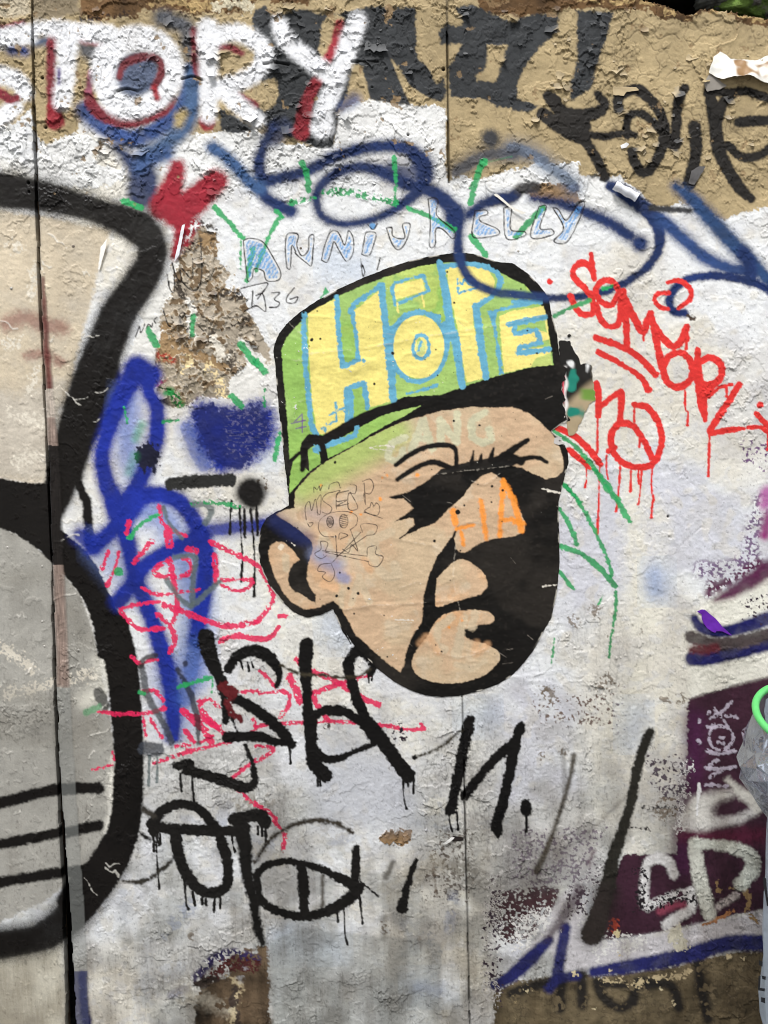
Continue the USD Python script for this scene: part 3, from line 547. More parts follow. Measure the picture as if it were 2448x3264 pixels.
# pink pen
pk = tag('marker_tag', 'pink marker scribbled tag')
p = Pen(cv, (226, 44, 92), 28, pk, soft=3, rough=2.5, speck=.6, dry=-.02, alpha=.95)
for s_, w_ in (('D0 1030,230 1050,330 1120,390 1200,420', 30), ('D0 980,460 920,530 870,595', 34), ('D0 1085,410 1100,480', 56), ('D0 1100,570 1000,650 1080,690 1200,680 1240,640 1220,580 1185,570', 30), ('D0 835,330 820,400', 32), ('D0 700,520 660,640', 26), ('D0 770,530 740,640 695,745', 24), ('D0 1100,590 1120,700 1140,800 1150,900 1120,980', 36), ('D0 920,760 1000,800 1110,800 1290,770', 24), ('D0 780,900 870,870 1030,850', 26), ('D0 780,915 850,990 930,1030 1060,1020', 28), ('D0 1060,870 1200,920 1350,980 1500,1010 1659,980', 38), ('D0 1020,930 1100,1010 1130,1100 1100,1180', 32), ('D0 1390,550 1400,720', 36), ('D0 1430,710 1620,710 1600,765 1520,780 1430,740', 24), ('D0 1360,460 1500,530 1659,610 D1 50,680 100,770 110,830 60,920 0,980', 34), ('D0 1420,1110 1520,1070 1659,1090 D1 90,1080 150,1010', 34), ('D1 145,945 190,945', 28), ('D0 1220,510 1270,520', 44),
    ('E0 850,185 910,235 960,215 1020,210', 24), ('E0 930,410 1000,410 1060,470', 26), ('E0 640,545 800,560 950,555 1070,525', 28), ('E0 930,580 945,700', 20), ('E0 980,595 1050,710', 28), ('E0 1185,540 1300,640 1370,740', 46), ('E0 1200,670 1260,740', 36), ('E0 1290,480 1320,560 1400,640 1450,690', 34), ('E0 1310,480 1360,465 1420,520', 24), ('E0 1210,560 1330,600 1420,650', 34), ('E0 1000,880 1200,810 1450,750 1659,660 E1 0,640 200,622 500,610 800,630 950,655 1085,660 1070,632', 24), ('E0 600,922 730,890', 18), ('E0 1140,770 1300,740 1380,700', 22), ('E0 1659,855 1560,930 1500,990 1530,1040 1620,1120 E1 30,1170 100,1210 150,1290 F1 110,0 180,90 180,190', 26), ('E1 0,770 100,780 90,820 -10,870', 24), ('E0 730,800 740,870', 16),
    ('E1 260,210 360,280 500,340 600,400 700,460 795,500', 38), ('E1 350,430 500,380 650,330 740,310', 30), ('E1 220,320 260,400 285,480', 52), ('E1 365,440 420,540 460,600', 40), ('E1 20,280 80,330 140,400 210,430 215,500 160,580', 26), ('E1 20,425 140,420', 18), ('E0 1570,420 1659,410', 22), ('E0 1640,600 1659,640', 30)): p(s_, w_)
# grey arrow-like marks in the blue
q = Pen(cv, (96, 108, 108), 36, cb, soft=8, rough=2, alpha=.85)
q('D0 1130,560 1260,560 1250,700 1240,880', 36); q('D0 1080,710 1160,820 1240,870 1330,800 1420,720', 36); q('D0 1060,240 1090,330 1180,440', 28); q('D0 1250,220 1330,220 1370,260 1330,340', 40)
q('E0 920,260 960,450 1060,620 1110,740', 44, c=(70, 72, 74)); q('E0 1150,270 1230,420 1280,600 1285,750', [30, 40, 36, 30], c=(40, 40, 44)); q('E0 920,250 940,200 1010,185', 34, c=(44, 36, 36)); q.dot('E0', 1200, 235, 22, c=(40, 40, 50)); q('E0 640,420 680,500', 70, c=(70, 70, 68)); q('E0 560,550 640,515', 44, c=(110, 160, 120)); q('E0 940,780 1020,790', 90, c=(60, 64, 72)); q.drips('E0', '970,830 965,1020', '1020,840 1018,1000', w=12)
# black tags of the lower middle
sk = tag('spray_tag', 'black dripping tag of tall letters')
b = Pen(cv, (17, 15, 14), 80, sk, soft=6, rough=2.5, mottle=.1, rgh=.5)
b('E0 1335,60 1350,150 1390,260 1420,330 1450,450 1465,610', [110, 110, 90, 70, 55, 46]); b('E0 1480,270 1530,190 1640,150 E1 60,180 120,230 150,300 135,380', [55, 70, 80, 85, 70, 55, 30]); b('E0 1450,340 1480,430 1600,500 E1 20,550 100,610 180,690 230,760', [50, 60, 75, 75, 75, 75, 60]); b('E0 1470,710 1659,705 E1 100,735 200,750', [70, 75, 55, 50]); b.drips('E1', '220,780 224,880'); b.drips('E0', '1560,220 1575,275', '1605,225 1615,280', '1630,220 1640,260', w=9)
b('E0 1500,560 1540,690', 22)
b('E1 328,115 322,250 330,450 342,650 365,850 420,930', [95, 90, 66, 66, 80, 100]); b('E1 370,570 470,535 580,550 690,620 770,720', [60, 66, 66, 66, 80]); b('E1 360,740 390,800 440,850 520,850 650,800 770,755', [60, 60, 66, 50, 36, 30]); b('E1 385,900 450,960', 90); b('E1 375,560 380,720', 40)
b('E1 740,300 760,250 720,180 660,150 610,210 600,260 620,360 660,480 720,600 800,710 900,850 985,960', [50, 55, 70, 70, 70, 75, 66, 70, 75, 90, 90, 95]); b('E1 160,245 280,300 420,310 560,325 680,310 740,270', 20, c=(60, 54, 42), soft=10); b.drips('E1', '400,970 402,1025', '417,970 418,1025', '955,980 958,1100 975,1175', '985,970 985,1030', '1022,950 1020,1072', '730,300 730,355', '755,300 750,340', w=11)
b.dot('E1', 460, 640, 22, c=(70, 60, 58), dry=.3)
Pen(cv, (96, 30, 34), 50, sk, soft=8, rough=4)('E0 1450,380 1500,430', 80); Pen(cv, (96, 30, 34), 40, sk, soft=8, rough=4)('E0 1470,480 1500,540 1560,600', 36)
sp_ = Pen(cv, (40, 28, 40), 40, soft=4, rough=6, dry=.55); sp_('E1 940,620 940,730', 20); sp_('E1 900,690 950,720', 40)
nm = tag('spray_tag', 'black letter M with a dot'); b.idn = nm
b('E1 1390,600 1350,750 1310,950 1280,1100 1262,1180', [66, 75, 75, 66, 75]); b('E2 60,640 20,730 E1 1600,800 1520,880 1420,1000 1355,1085', [60, 62, 66, 60, 64, 70]); b('E2 50,650 10,800 E1 1620,1050 1560,1270 F1 1565,60 1572,120', [60, 70, 72, 80, 70, 16]); b.dot('E2', 92, 1150, 36); b('E2 92,1150 92,1190', 74); b.drips('E2', '95,1210 92,1322'); b.drips('E1', '1252,1190 1255,1260 1272,1322', '1300,1190 1308,1310'); b('E1 1330,665 1200,770 1030,845', [18, 26, 22], c=(62, 56, 44), soft=10); b.dot('E1', 1025, 845, 18)
th = tag('spray_streak', 'thin olive sprayed streak'); o = Pen(cv, (66, 58, 44), 26, th, soft=14, rough=4, alpha=.9)
o('E2 400,830 370,1000 280,1290 F2 220,200 160,330', [30, 26, 24, 34, 40]); o('E2 330,800 345,1050', 30, alpha=.45); o('F1 890,270 840,370', 28, alpha=.75); o('F1 430,360 432,560', 22); o('F1 825,640 830,750', 40, alpha=.6, soft=30); o('E2 740,1100 500,1322', 22, alpha=.35)
sl = tag('spray_streak', 'long black slanting stroke'); b.idn = sl
b('E2 890,680 820,900 765,1150 715,1322 F2 660,230 620,420 560,620 520,740', [62, 66, 66, 72, 84, 100, 130, 150], c=(44, 42, 36), soft=10); b('F2 600,480 560,650 520,740', 160, soft=60, c=(50, 42, 40), alpha=.8)
ov = tag('spray_tag', 'black dripping tag with a pointed oval and a round letter'); b.idn = ov; b.c = (26, 24, 22)
b('E0 1150,895 1230,880', 62); b('E0 1210,925 1350,965 1500,1010 1600,1040 1650,1000 1640,890 1590,760', [70, 72, 72, 76, 50, 36, 26]); b.drips('E0', '1170,950 1176,1060', '1245,970 1255,1125')
b('E0 985,1270 1060,1180 1170,1145 1290,1175 1370,1270 F0 1430,110 1470,250 1475,400 1410,465 1310,450 1220,360 1160,230 1135,70', [80, 66, 62, 66, 70, 72, 70, 72, 76, 72, 72, 76, 80]); b('F0 990,40 1100,55 1300,62 1480,72 1590,50', 72); b('E0 1000,1300 F0 1000,60', 90); b.drips('F0', '995,90 1000,200', '1020,95 1018,240 1035,440', '1040,90 1035,160', '1198,390 1210,530 1225,570', '1250,460 1268,545', '1310,505 1315,540', '1335,505 1340,545', '1395,500 1388,588', '1430,490 1430,562', '1500,90 1510,160 1525,205', w=14)
b('F0 800,390 900,398 1000,360 1110,260', [20, 32, 30, 26], soft=10, c=(52, 48, 42)); b('E0 930,1170 1000,1225', 40, soft=12, c=(60, 56, 50)); b('F0 890,70 980,130', 24, soft=10)
b('E0 1520,1250 1659,1215 E1 60,1260', [80, 90, 90]); b('F0 1570,60 1590,200 1600,350 1640,500 F1 10,680 45,800', [110, 90, 80, 66, 60, 44], soft=12); b.drips('F1', '12,40 14,90', '38,40 40,100', '62,40 66,140', w=12)
b('F1 -10,280 100,120 250,30 400,0 520,20 625,80', [20, 26, 32, 34, 30, 22], soft=12, c=(58, 52, 44))
b('F1 5,420 20,330 110,280 230,270 400,310 540,370 650,440 560,540 430,600 300,620 150,590 40,520 5,430', [52, 48, 46, 46, 48, 60, 80, 80, 66, 60, 56, 56, 52]); b('F1 295,290 310,450 310,620', [70, 75, 60]); b('F1 650,170 645,300 640,420', [44, 62, 60]); b.dot('F1', 655, 445, 46); b.drips('F1', '525,590 533,655', '570,560 578,740 595,805', '670,470 690,665', w=12); b('F1 670,390 740,450 790,490', 8)
qt = tag('spray_mark', 'black sprayed tick'); b.idn = qt; b('F1 1035,265 995,380 968,470 950,570', [30, 46, 48, 78])
# red marker tag with drips
rt = tag('spray_tag', 'bright red tag with long thin drips')
r = Pen(cv, (226, 56, 52), 44, rt, soft=3.5, rough=1.5, rgh=.5)
r('B2 515,630 522,700 535,790', [30, 40, 34]); r('B2 525,740 490,695 440,690 395,740 420,800 480,860 520,920 530,1000 480,1025 420,990 380,900', 42); r('B2 700,880 650,805 580,810 545,860 570,930 640,960 690,890', 42); r('B2 700,900 705,1000 690,1080 640,1100 580,1060 545,960', 42); r('B2 720,870 735,1000 742,1100 C2 748,230', 46); r('B2 740,930 790,1040 850,1130 880,1060 900,1010', [50, 50, 50, 48, 40])
r('C2 900,0 920,80 945,220 970,350', 48); r('C2 920,70 980,160 1050,215 1105,160 1130,90', 48); r('C2 1125,90 1140,170', 30); r.ring('C2', 1075, 365, 92, 112, 46); r('C2 1200,235 1205,400 1230,560 1252,690', [40, 60, 70, 30]); r('C2 1200,320 1280,285 1350,330 1355,400 1310,450 1220,470', 48); r.fill('C2 1190,420 1330,470 1270,540 1240,680'); r('C2 1275,540 1340,480 1420,460', 24); r('C2 1468,460 1400,570 1330,680 1285,770 1400,755 1500,745', [46, 46, 46, 44, 40, 26]); r('C2 1530,738 1600,735 1659,770', [30, 34, 30]); r.dot('C2', 1600, 592, 21); r('C2 1580,650 1659,730 1700,760', 38)
r('C2 542,155 700,210 820,280 930,395', 42); r('C2 562,250 680,310 780,370 850,430 885,495', [40, 38, 36, 36, 46]); r('C2 550,455 560,560 558,660', 46); r('C2 565,610 640,545 690,510 710,520 705,620 700,700', [40, 36, 40, 44, 42, 46]); r('C2 700,700 645,780 650,880 690,940 760,985 850,995 920,965 960,880 970,780 930,670 870,605 795,592', 44); r('C2 700,710 770,720 840,800 905,930', 44); r('C2 625,890 665,870', 40)
r('C2 290,740 400,790 500,880 570,975', 44); r('C2 370,880 440,940 500,1000', [40, 40, 30]); r.dot('B2', 245, 810, 20); r('B2 1010,815 1080,800 1150,850 1155,920 1080,980', [24, 34, 38, 38, 36]); r('B2 1020,880 950,885 925,920 950,965 1010,985', 32)
r.drips('C2', '555,680 552,900', '485,1000 483,1070 472,1125', '568,980 562,1220 D2 562,200 552,415', '612,920 612,1010 622,1070', '705,950 690,1180 D2 690,100 676,262', '771,1010 768,1150', '818,1010 820,1100', '842,1010 825,1200 D2 818,218', '912,990 903,1100 915,1220 D2 915,160 902,305', '1120,500 1122,620 1140,640 1135,722', '1278,790 1272,1050', '793,610 790,700', '828,810 825,862', '855,110 853,170', '1130,170 1128,230', '1655,760 1656,880', '1390,470 1388,540', w=13)
# green marker
gn = tag('marker_tag', 'green marker strokes'); g = Pen(cv, (44, 160, 92), 32, gn, soft=4, rough=2.5, speck=.5, mottle=.15, alpha=.92)
for s_, w_ in (('B0 1390,330 1480,420 1570,525', 34), ('B0 1562,525 1560,725', 12), ('B0 800,285 920,335', 40), ('B1 295,40 330,120 340,215', 38), ('B1 160,390 110,460 50,600 0,740', 30), ('B1 130,350 170,385', 26), ('B1 900,0 905,180 900,310', [38, 16, 14]), ('B1 1480,30 1430,130 1390,300', 42), ('B1 980,330 1150,400 1285,475', 30), ('B1 1400,520 1490,640', 40), ('B2 200,335 120,410 30,520', 38), ('B2 275,1030 400,970 500,930', 26), ('B2 590,850 650,840', 24), ('C2 270,760 400,850 500,960 600,1080 690,1210', 30), ('D2 540,0 620,120 700,230 765,335', 32), ('D2 340,90 430,200 500,320 560,440 620,570 650,680', 26), ('C2 330,1100 440,1220', 28), ('D2 310,250 370,350 420,475', 32), ('D2 315,490 430,530 560,625 670,745', 34), ('D2 310,660 395,765', 32), ('D2 675,790 670,920 640,1080 628,1205', [24, 16, 18, 12]), ('E2 275,70 255,235', 8), ('D2 590,810 560,865', 12), ('C0 960,100 1012,210', 40), ('C0 1255,20 1245,140', 30), ('C0 1560,200 1659,330', 44), ('C1 0,310 55,375', 48), ('C0 1500,530 1565,600', 40), ('C0 1060,700 1155,690', 24), ('D0 840,440 900,355 1020,285', 28), ('C0 800,600 825,710', 8), ('E0 1150,390 1270,352 1375,325', 26), ('C1 55,490 55,600', 12), ('C1 155,770 120,945', 28), ('E0 905,420 930,430', 26), ('B0 1640,600 1600,800', 36), ('E0 1378,330 1372,420', 12), ('B1 1659,0 1480,40', 1)): g(s_, w_)
g('B1 450,230 600,230 760,265 900,300', 46, dry=.42); g('B1 215,300 290,290 380,270', 30, dry=.35); g('D0 1240,210 1400,205 1545,235', 28, dry=.3); g.fill('B1 420,910 450,840 475,880'); g.dot('D0', 768, 655, 32); g('C0 880,810 920,720', 40, alpha=.5, soft=30); g('C0 830,1030 870,920', 40, alpha=.4, soft=30)
# outlined blue-hatched lettering and small handwriting
an = tag('pen_lettering', 'blue hatched capital letters with thin black outlines')
ln = Pen(cv, (26, 22, 26), 7.5, an, soft=2, rough=.5)
ht = Pen(cv, (96, 158, 214), idn=an, soft=5, rough=3, alpha=.75)
letters = ['W 526,520 540,515 568,523 590,556 606,588 601,605 576,606 569,586 549,581 545,600 535,606 530,565', 'B1 200,720 190,600 200,510 240,495 275,510 265,570 285,630 310,640 340,600 345,520 375,510 370,600 360,700 330,690 260,630 255,610 232,580 222,720', 'B1 425,670 440,590 480,490 520,480 545,510 575,570 600,480 630,530 630,620 595,675 570,660 530,590 505,550 490,600 462,680', 'B1 685,630 700,550 715,490 777,495 765,560 740,630 710,640', 'B1 845,460 880,460 885,510 930,530 965,520 950,440 997,435 990,500 960,570 920,602 880,560', 'B1 1115,275 1150,265 1182,290 1172,380 1285,480 1275,530 1210,470 1165,470 1160,570 1125,576 1130,430', 'B1 1420,350 1490,345 1500,372 1450,390 1460,420 1560,465 1570,505 1450,525 1400,500', 'B1 1605,330 1655,333 1650,470 1740,485 1735,515 1622,527', 'B2 175,320 222,325 180,462 255,468 262,505 122,520', 'B2 265,330 300,340 352,410 420,312 472,298 430,420 355,552 272,545 335,462']
for L in letters:
    P = rd(L); c0 = P.mean(0)
    q, win = cv.inside(P)
    if q is None: continue
    hm = np.sin((cv.px[win] * 0.9 + cv.py[win] * 0.55 + 3 * cv.edge[win]) * 0.52) * 0.5 + 0.62
    a = sstep(1, 5, q - 3) * hm
    cv.col[win] += (L3((92, 156, 216)) - cv.col[win]) * (np.clip(a, 0, 1) * .85)[..., None]; cv.id[win][q > 0] = an
    ln(L + ' ' + L.split()[1] if not L.startswith('W') else L + ' ' + L.split()[1])
ln.dot('B1', 755, 450, 22, c=(110, 160, 210)); ln('B1 725,440 760,470 785,435')
sg = tag('pen_lettering', 'small black pen signature'); t = Pen(cv, (40, 36, 36), 9, sg, soft=2, rough=.6)
for s_ in ('B1 -95,852 0,828 78,822 10,920', 'B1 -20,872 -28,980', 'B1 -75,1003 0,965 62,1000 45,890 0,900', 'B1 100,882 152,880 118,922 152,945 138,972 88,976', 'B1 248,850 202,905 200,942 250,946 270,908 222,922', 'B1 680,660 692,770 705,745 690,700', 'B1 805,655 785,730'): t(s_, 8)
t2 = Pen(cv, (48, 44, 42), 8, sg, soft=2, rough=.6)
for s_ in ('B0 1085,760 1100,850 1130,880 1130,760 1120,690', 'B0 1115,690 1150,790 1180,810 1170,720 1245,790 1250,660', 'B0 1180,810 1240,865 1290,850 1310,750 1300,560', 'B0 880,1165 905,1100 915,1140 940,1085', 'B0 950,1110 965,1085 985,1105 990,1080', 'B0 1010,1080 1000,1060 1020,1040', 'B0 1060,1000 1090,1090 1110,1100', 'B0 1115,1040 1130,1100', 'B0 1165,1060 1200,1020 1170,1020 1170,1090 1210,1100', 'B0 1290,1100 1320,1130'): t2(s_)
# pale mural letters on the right
cr = tag('painted_letter', 'flaking cream letter C'); c = Pen(cv, (226, 224, 222), 70, cr, soft=14, rough=6)
c('F2 1050,350 1010,270 940,245 875,290 855,420 860,540', [60, 70, 66, 60, 60, 60]); c('F2 880,560 1000,510 1150,470', 60, dry=.15); c('F2 1160,470 1160,570 1060,640 1000,680', [60, 60, 70, 60]); Pen(cv, (150, 70, 90), 40, cr, soft=20, rough=4)('F2 960,590 1050,555 1110,550', 40)
Pen(cv, (34, 28, 32), 40, soft=4, rough=14, dry=.45)('F2 840,300 830,560', 60); Pen(cv, (34, 28, 32), 40, soft=4, rough=14, dry=.4)('F2 900,560 1050,510 1180,520', 50)
rl = tag('painted_letter', 'cream sprayed letter R'); c.idn = rl
c('F2 1180,150 1210,350 1250,500 1280,610', [80, 90, 90, 80], c=(210, 210, 198)); c('F2 1190,155 1400,170 1540,230 1560,320 1480,420', [60, 66, 90, 100, 80], c=(206, 208, 196)); c('F2 1340,560 1450,490', 40, c=(200, 190, 186))
lo = tag('painted_letter', 'cream sprayed loop'); c.idn = lo
c('E2 1160,1250 1230,1150 1330,1100 1420,1080', [110, 110, 60, 34], soft=34, c=(206, 202, 194)); c('E2 1160,1260 1290,1270 1450,1250 1580,1190', [90, 60, 46, 40], soft=26, c=(198, 194, 190)); c('E2 1400,990 1480,1070 1560,1120 1600,1180', [24, 56, 70, 50], soft=22, c=(206, 202, 192)); c('E2 1200,1180 1240,1240', 120, soft=50, c=(206, 202, 194)); c('E2 1212,1015 1214,1060 1204,1130 1200,1215', [18, 30, 14, 14], c=(226, 224, 222), soft=4, rough=1)
nk = tag('chalk_lettering', 'pale sideways marker letters'); c = Pen(cv, (186, 176, 190), 26, nk, soft=4, rough=2.5, dry=.08, alpha=.9)
for s_ in ('E2 1430,475 1360,545 1285,590', 'E2 1310,530 1360,570 1450,582', 'E2 1350,570 1390,640 1300,632', 'E2 1270,645 1400,645', 'E2 1268,800 1350,822 1445,802', 'E2 1262,905 1340,860 1300,890', 'E2 1262,908 1360,918 1450,905', 'E2 1290,970 1360,930', 'E2 1258,1020 1330,1025 1400,1030', 'E2 1335,745 1375,752', 'E2 1345,715 1370,722', 'E2 1275,548 1275,556', 'E2 1215,605 1215,612', 'E2 1210,735 1215,750'): c(s_, 24)
c.ring('E2', 1355, 715, 78, 78, 20); c('E2 1508,730 1500,670 1530,655 1565,672', 18)

# ---------------------------------------------------------------- soot and grime of the whole wall, plus painted-in light falloff low down
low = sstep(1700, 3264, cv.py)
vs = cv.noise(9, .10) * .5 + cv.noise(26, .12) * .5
dirt_and_falloff = np.clip(0.08 + 0.09 * n1 + 0.09 * stre + 0.06 * n3 + .03 * vs, 0, .5) * (0.35 + 1.5 * low)
cv.col *= (1 - np.clip(dirt_and_falloff, 0, .5)[..., None] * np.array([.85, .9, .95], np.float32))
speckle = sstep(1.0, 1.9, cv.noise(5, .5) + .35 * vs + .5 * n2 - .3) * sstep(1300, 2500, cv.py)
cv.col *= (1 - .26 * speckle[..., None])
pits = sstep(1.9, 2.4, cv.noise(4)) * (cv.id == 0)
cv.col *= (1 - .35 * pits[..., None])
cv.col *= np.exp(np.clip(0.035 * cv.fine + 0.03 * cv.edge, -.3, .2))[..., None]

# ================================================================ relief of the peeling paint
py, px = cv.py, cv.px
wob = cv.noise(60)
peel = np.maximum.reduce([sstep(760, 520, py + 30 * wob) * np.where(px < 1430, 1, .8), .33 + .2 * sstep(.3, 1.5, n2), .16 + .20 * sstep(2300, 2900, py)])
peel = np.where((px < gapL) & (py > 560), .12 + .35 * sstep(.4, 1.4, n2), peel)
peel = np.maximum(peel, .8 * (cv.id == bare)).astype(np.float32)
peel *= (1 - .5 * (cv.id == purp))
h = cv.h
h += 0.0016 * cv.noise(600) + 0.0008 * cv.noise(170)
h += np.where(px < gapL, -0.003, 0).astype(np.float32)
smooth_ = np.where((px < 430) & (py > 1560), .35, 1).astype(np.float32)
h += smooth_ * (0.00010 * cv.noise(12, 1.5) + 0.00013 * cv.noise(6.5, 1.3))                       # paper and roller texture
h += 0.00012 * cv.noise(26, 1.6) * (.4 + peel) * smooth_
crackdark = np.zeros(cv.shape, np.float32); bright = np.zeros(cv.shape, np.float32)
for k, (sc, amp, thr) in enumerate([(130, .0012, -.1), (70, .0011, .3), (36, .0008, .55), (20, .0005, .8)]):
    f = cv.fbm(sc, 4, .6, 1.25) + 0.12 * cv.edge
    t = thr + (1 - peel) * (1.2 if k else .8)
    m = f > t
    d = ndi.distance_transform_edt(m).astype(np.float32) * cv.ppx
    do = ndi.distance_transform_edt(~m).astype(np.float32) * cv.ppx
    st = np.clip(.5 + (d - do) / 4.0, 0, 1) * sstep(.05, .6, peel)
    lift = np.clip(.6 + .9 * cv.noise(50), 0, 2.2)
    h += amp * (st * (.6 + .4 * peel) + 1.7 * st * lift * np.exp(-d / 7.0) * peel)
    edge = np.exp(-do / 2.6) * (~m) * sstep(.1, .5, peel)
    crackdark = np.maximum(crackdark, edge * np.clip(lift, 0, 1))
    bright = np.maximum(bright, np.exp(-d / 3.0) * m * sstep(.1, .5, peel) * np.clip(lift - .4, 0, 1))
# cracked plates
from scipy.spatial import cKDTree
for sc, seed, amp in ((70, 3, .0008), (30, 4, .0004)):
    rg = np.random.default_rng(seed)
    gx, gy = np.meshgrid(np.arange(-80, 2560, sc), np.arange(-120, 3400, sc))
    C_ = np.stack([gx, gy], -1).reshape(-1, 2) + rg.uniform(-.48, .48, (gx.size, 2)) * sc
    wx = (px + sc * .30 * cv.noise(sc * .9) + sc * .16 * cv.noise(sc * .35)).ravel(); wy = (py + sc * .30 * cv.noise(sc * .9) + sc * .16 * cv.noise(sc * .35)).ravel()
    dd, ii = cKDTree(C_).query(np.stack([wx, wy], -1), k=2, workers=-1)
    gate = sstep(.1, .9, cv.fbm(190, 3) + 1.2 * (peel - .75)) * sstep(.3, .7, peel)
    tilt = rg.normal(0, 1, (len(C_), 3)); i0 = ii[:, 0]
    tl = (tilt[i0, 0] * .55 + (wx - C_[i0, 0]) / sc * tilt[i0, 1] * .7 + (wy - C_[i0, 1]) / sc * (tilt[i0, 2] * .5 + .45)).reshape(cv.shape)
    cr_ = np.exp(-((dd[:, 1] - dd[:, 0]).reshape(cv.shape) / 3.2) ** 2)
    h += (amp * gate * (tl * .8 - 1.0 * cr_)).astype(np.float32)
    crackdark = np.maximum(crackdark, (cr_ * gate * .75).astype(np.float32))
# long wrinkles of the pasted layers
for i in range(70):
    r_ = cv.rng; x, y = r_.uniform(350, 2300), r_.uniform(700, 2700); L = r_.uniform(40, 190); a = r_.normal(0, .35)
    if r_.random() < .3: a += 1.2
    p_ = curve([(x + (t - .5) * L * math.cos(a), y + (t - .5) * L * math.sin(a) + r_.normal(0, 5)) for t in np.linspace(0, 1, 5)])
    q, win = cv.reach(p_, 6)
    if q is not None: h[win] += .0007 * sstep(-8, 3, q)
for i in range(30):                                             # pale cracks and blisters on the grey varnished board
    r_ = cv.rng; x, y = r_.uniform(0, 380), r_.uniform(720, 2850); L = r_.uniform(15, 80); a = r_.normal(0, .6)
    p_ = curve([(x + (t - .5) * L * math.cos(a), y + (t - .5) * L * math.sin(a) + r_.normal(0, 4)) for t in np.linspace(0, 1, 5)])
    q, win = cv.reach(p_, 3)
    if q is not None:
        h[win] += .0009 * sstep(-4, 2, q); cv.paint(q, win, (222, 218, 208), soft=3, alpha=.6, rough=2)
glow = sstep(1.2, 2.0, cv.fbm(14, 3)) * (px < 420) * (py > 640)
h += .0008 * glow; cv.rgh -= .25 * glow
cv.col *= (1 - .5 * np.clip(crackdark, 0, 1) * np.clip(peel * 1.4, .2, 1))[..., None]       # grime in the cracks, and darker beside lifted flake edges
chip = sstep(.55, .75, bright * (.6 + .5 * cv.white) * peel)
cv.col += (L3((214, 206, 188)) * .9 - cv.col) * (.38 * chip * (cv.rgh > .5))[..., None]     # worn pale flake rims
bw = sstep(2.0, 2.2, cv.fbm(26, 4) + .25 * cv.edge) * sstep(.6, .9, peel)                     # little chips down to brown board
cv.col += (L3((140, 116, 84)) - cv.col) * (.85 * bw)[..., None]; h -= .0008 * bw

# seams, top edge, holes
topY = np.interp(px, [-100, 2030, 2050, 2105, 2145, 2175, 2200, 2218, 2230, 2270, 2320, 2360, 2450, 2600], [-60, -60, 2, 18, 30, 48, 50, 40, 29, 32, 38, 48, 62, 70]) + 3 * cv.edge + 2 * cv.fine
dT = py - topY
gap1 = (px > gapL) & (px < gapR)
midw = np.where(py < 585, 2.6, np.where(py > 2210, 1.8 * sstep(-.9, -.2, cv.noise(34, .3)), 0.0)) * np.clip(.8 + .4 * cv.noise(60), .3, 2)
gap2 = np.abs(px - midX) < midw
gone = gap1 | (dT < 0)
BK_ = .016
rim1 = np.maximum(0, np.minimum(np.abs(px - gapL), np.abs(px - gapR)) )
h = np.where(gap1, -BK_, h)
h = np.where(dT < 0, -.012, h)
h = np.where(gap2, -.007, h)
h -= .0016 * np.exp(-(np.abs(px - midX) / 4.0) ** 2) * (midw == 0) * sstep(.2, 1.2, wob) * (py < 900)
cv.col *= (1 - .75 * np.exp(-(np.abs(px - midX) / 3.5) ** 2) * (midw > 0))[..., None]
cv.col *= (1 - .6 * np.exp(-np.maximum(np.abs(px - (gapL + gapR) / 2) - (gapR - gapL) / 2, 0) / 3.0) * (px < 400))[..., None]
for s_, x, y, r in (('B0', 180, 165, 8), ('B0', 185, 225, 6), ('A0', 275, 505, 10), ('A0', 295, 825, 9), ('A1', 1215, 450, 10), ('A1', 985, 878, 7), ('D2', 1012, 298, 6), ('A2', 722, 835, 6)):
    q, win = cv.reach(rd('%s %g,%g' % (s_, x, y)), [r / ZK * 2])
    a = sstep(-2, 2, q + .5); h[win] -= .006 * a; cv.col[win] *= (1 - .9 * a)[..., None]
# little crescent slits under lifted paint
for pth in ('A0 760,590 820,575 880,590', 'A0 1180,515 1250,500 1310,520', 'A1 50,420 130,412 210,424', 'A1 620,405 720,410 790,405'):
    q, win = cv.reach(curve(rd(pth)), 5); a = sstep(-3, 3, q); h[win] -= .004 * a; cv.col[win] *= (1 - .7 * a)[..., None]
    q, win = cv.reach(curve(rd(pth) - [0, 7]), 7); h[win] += .0022 * sstep(-6, 3, q)
cv.h = h.astype(np.float32)
def wall_h(x, y):
    """height of the wall's relief at photograph pixels."""
    p = at(x, y); j, i = np.atleast_1d((cv.zs[0] - p[..., 2]) / cv.step), np.atleast_1d((p[..., 0] - cv.xs[0]) / cv.step)
    return ndi.map_coordinates(cv.h, [j, i], order=1, mode='nearest').reshape(np.shape(p)[:-1])

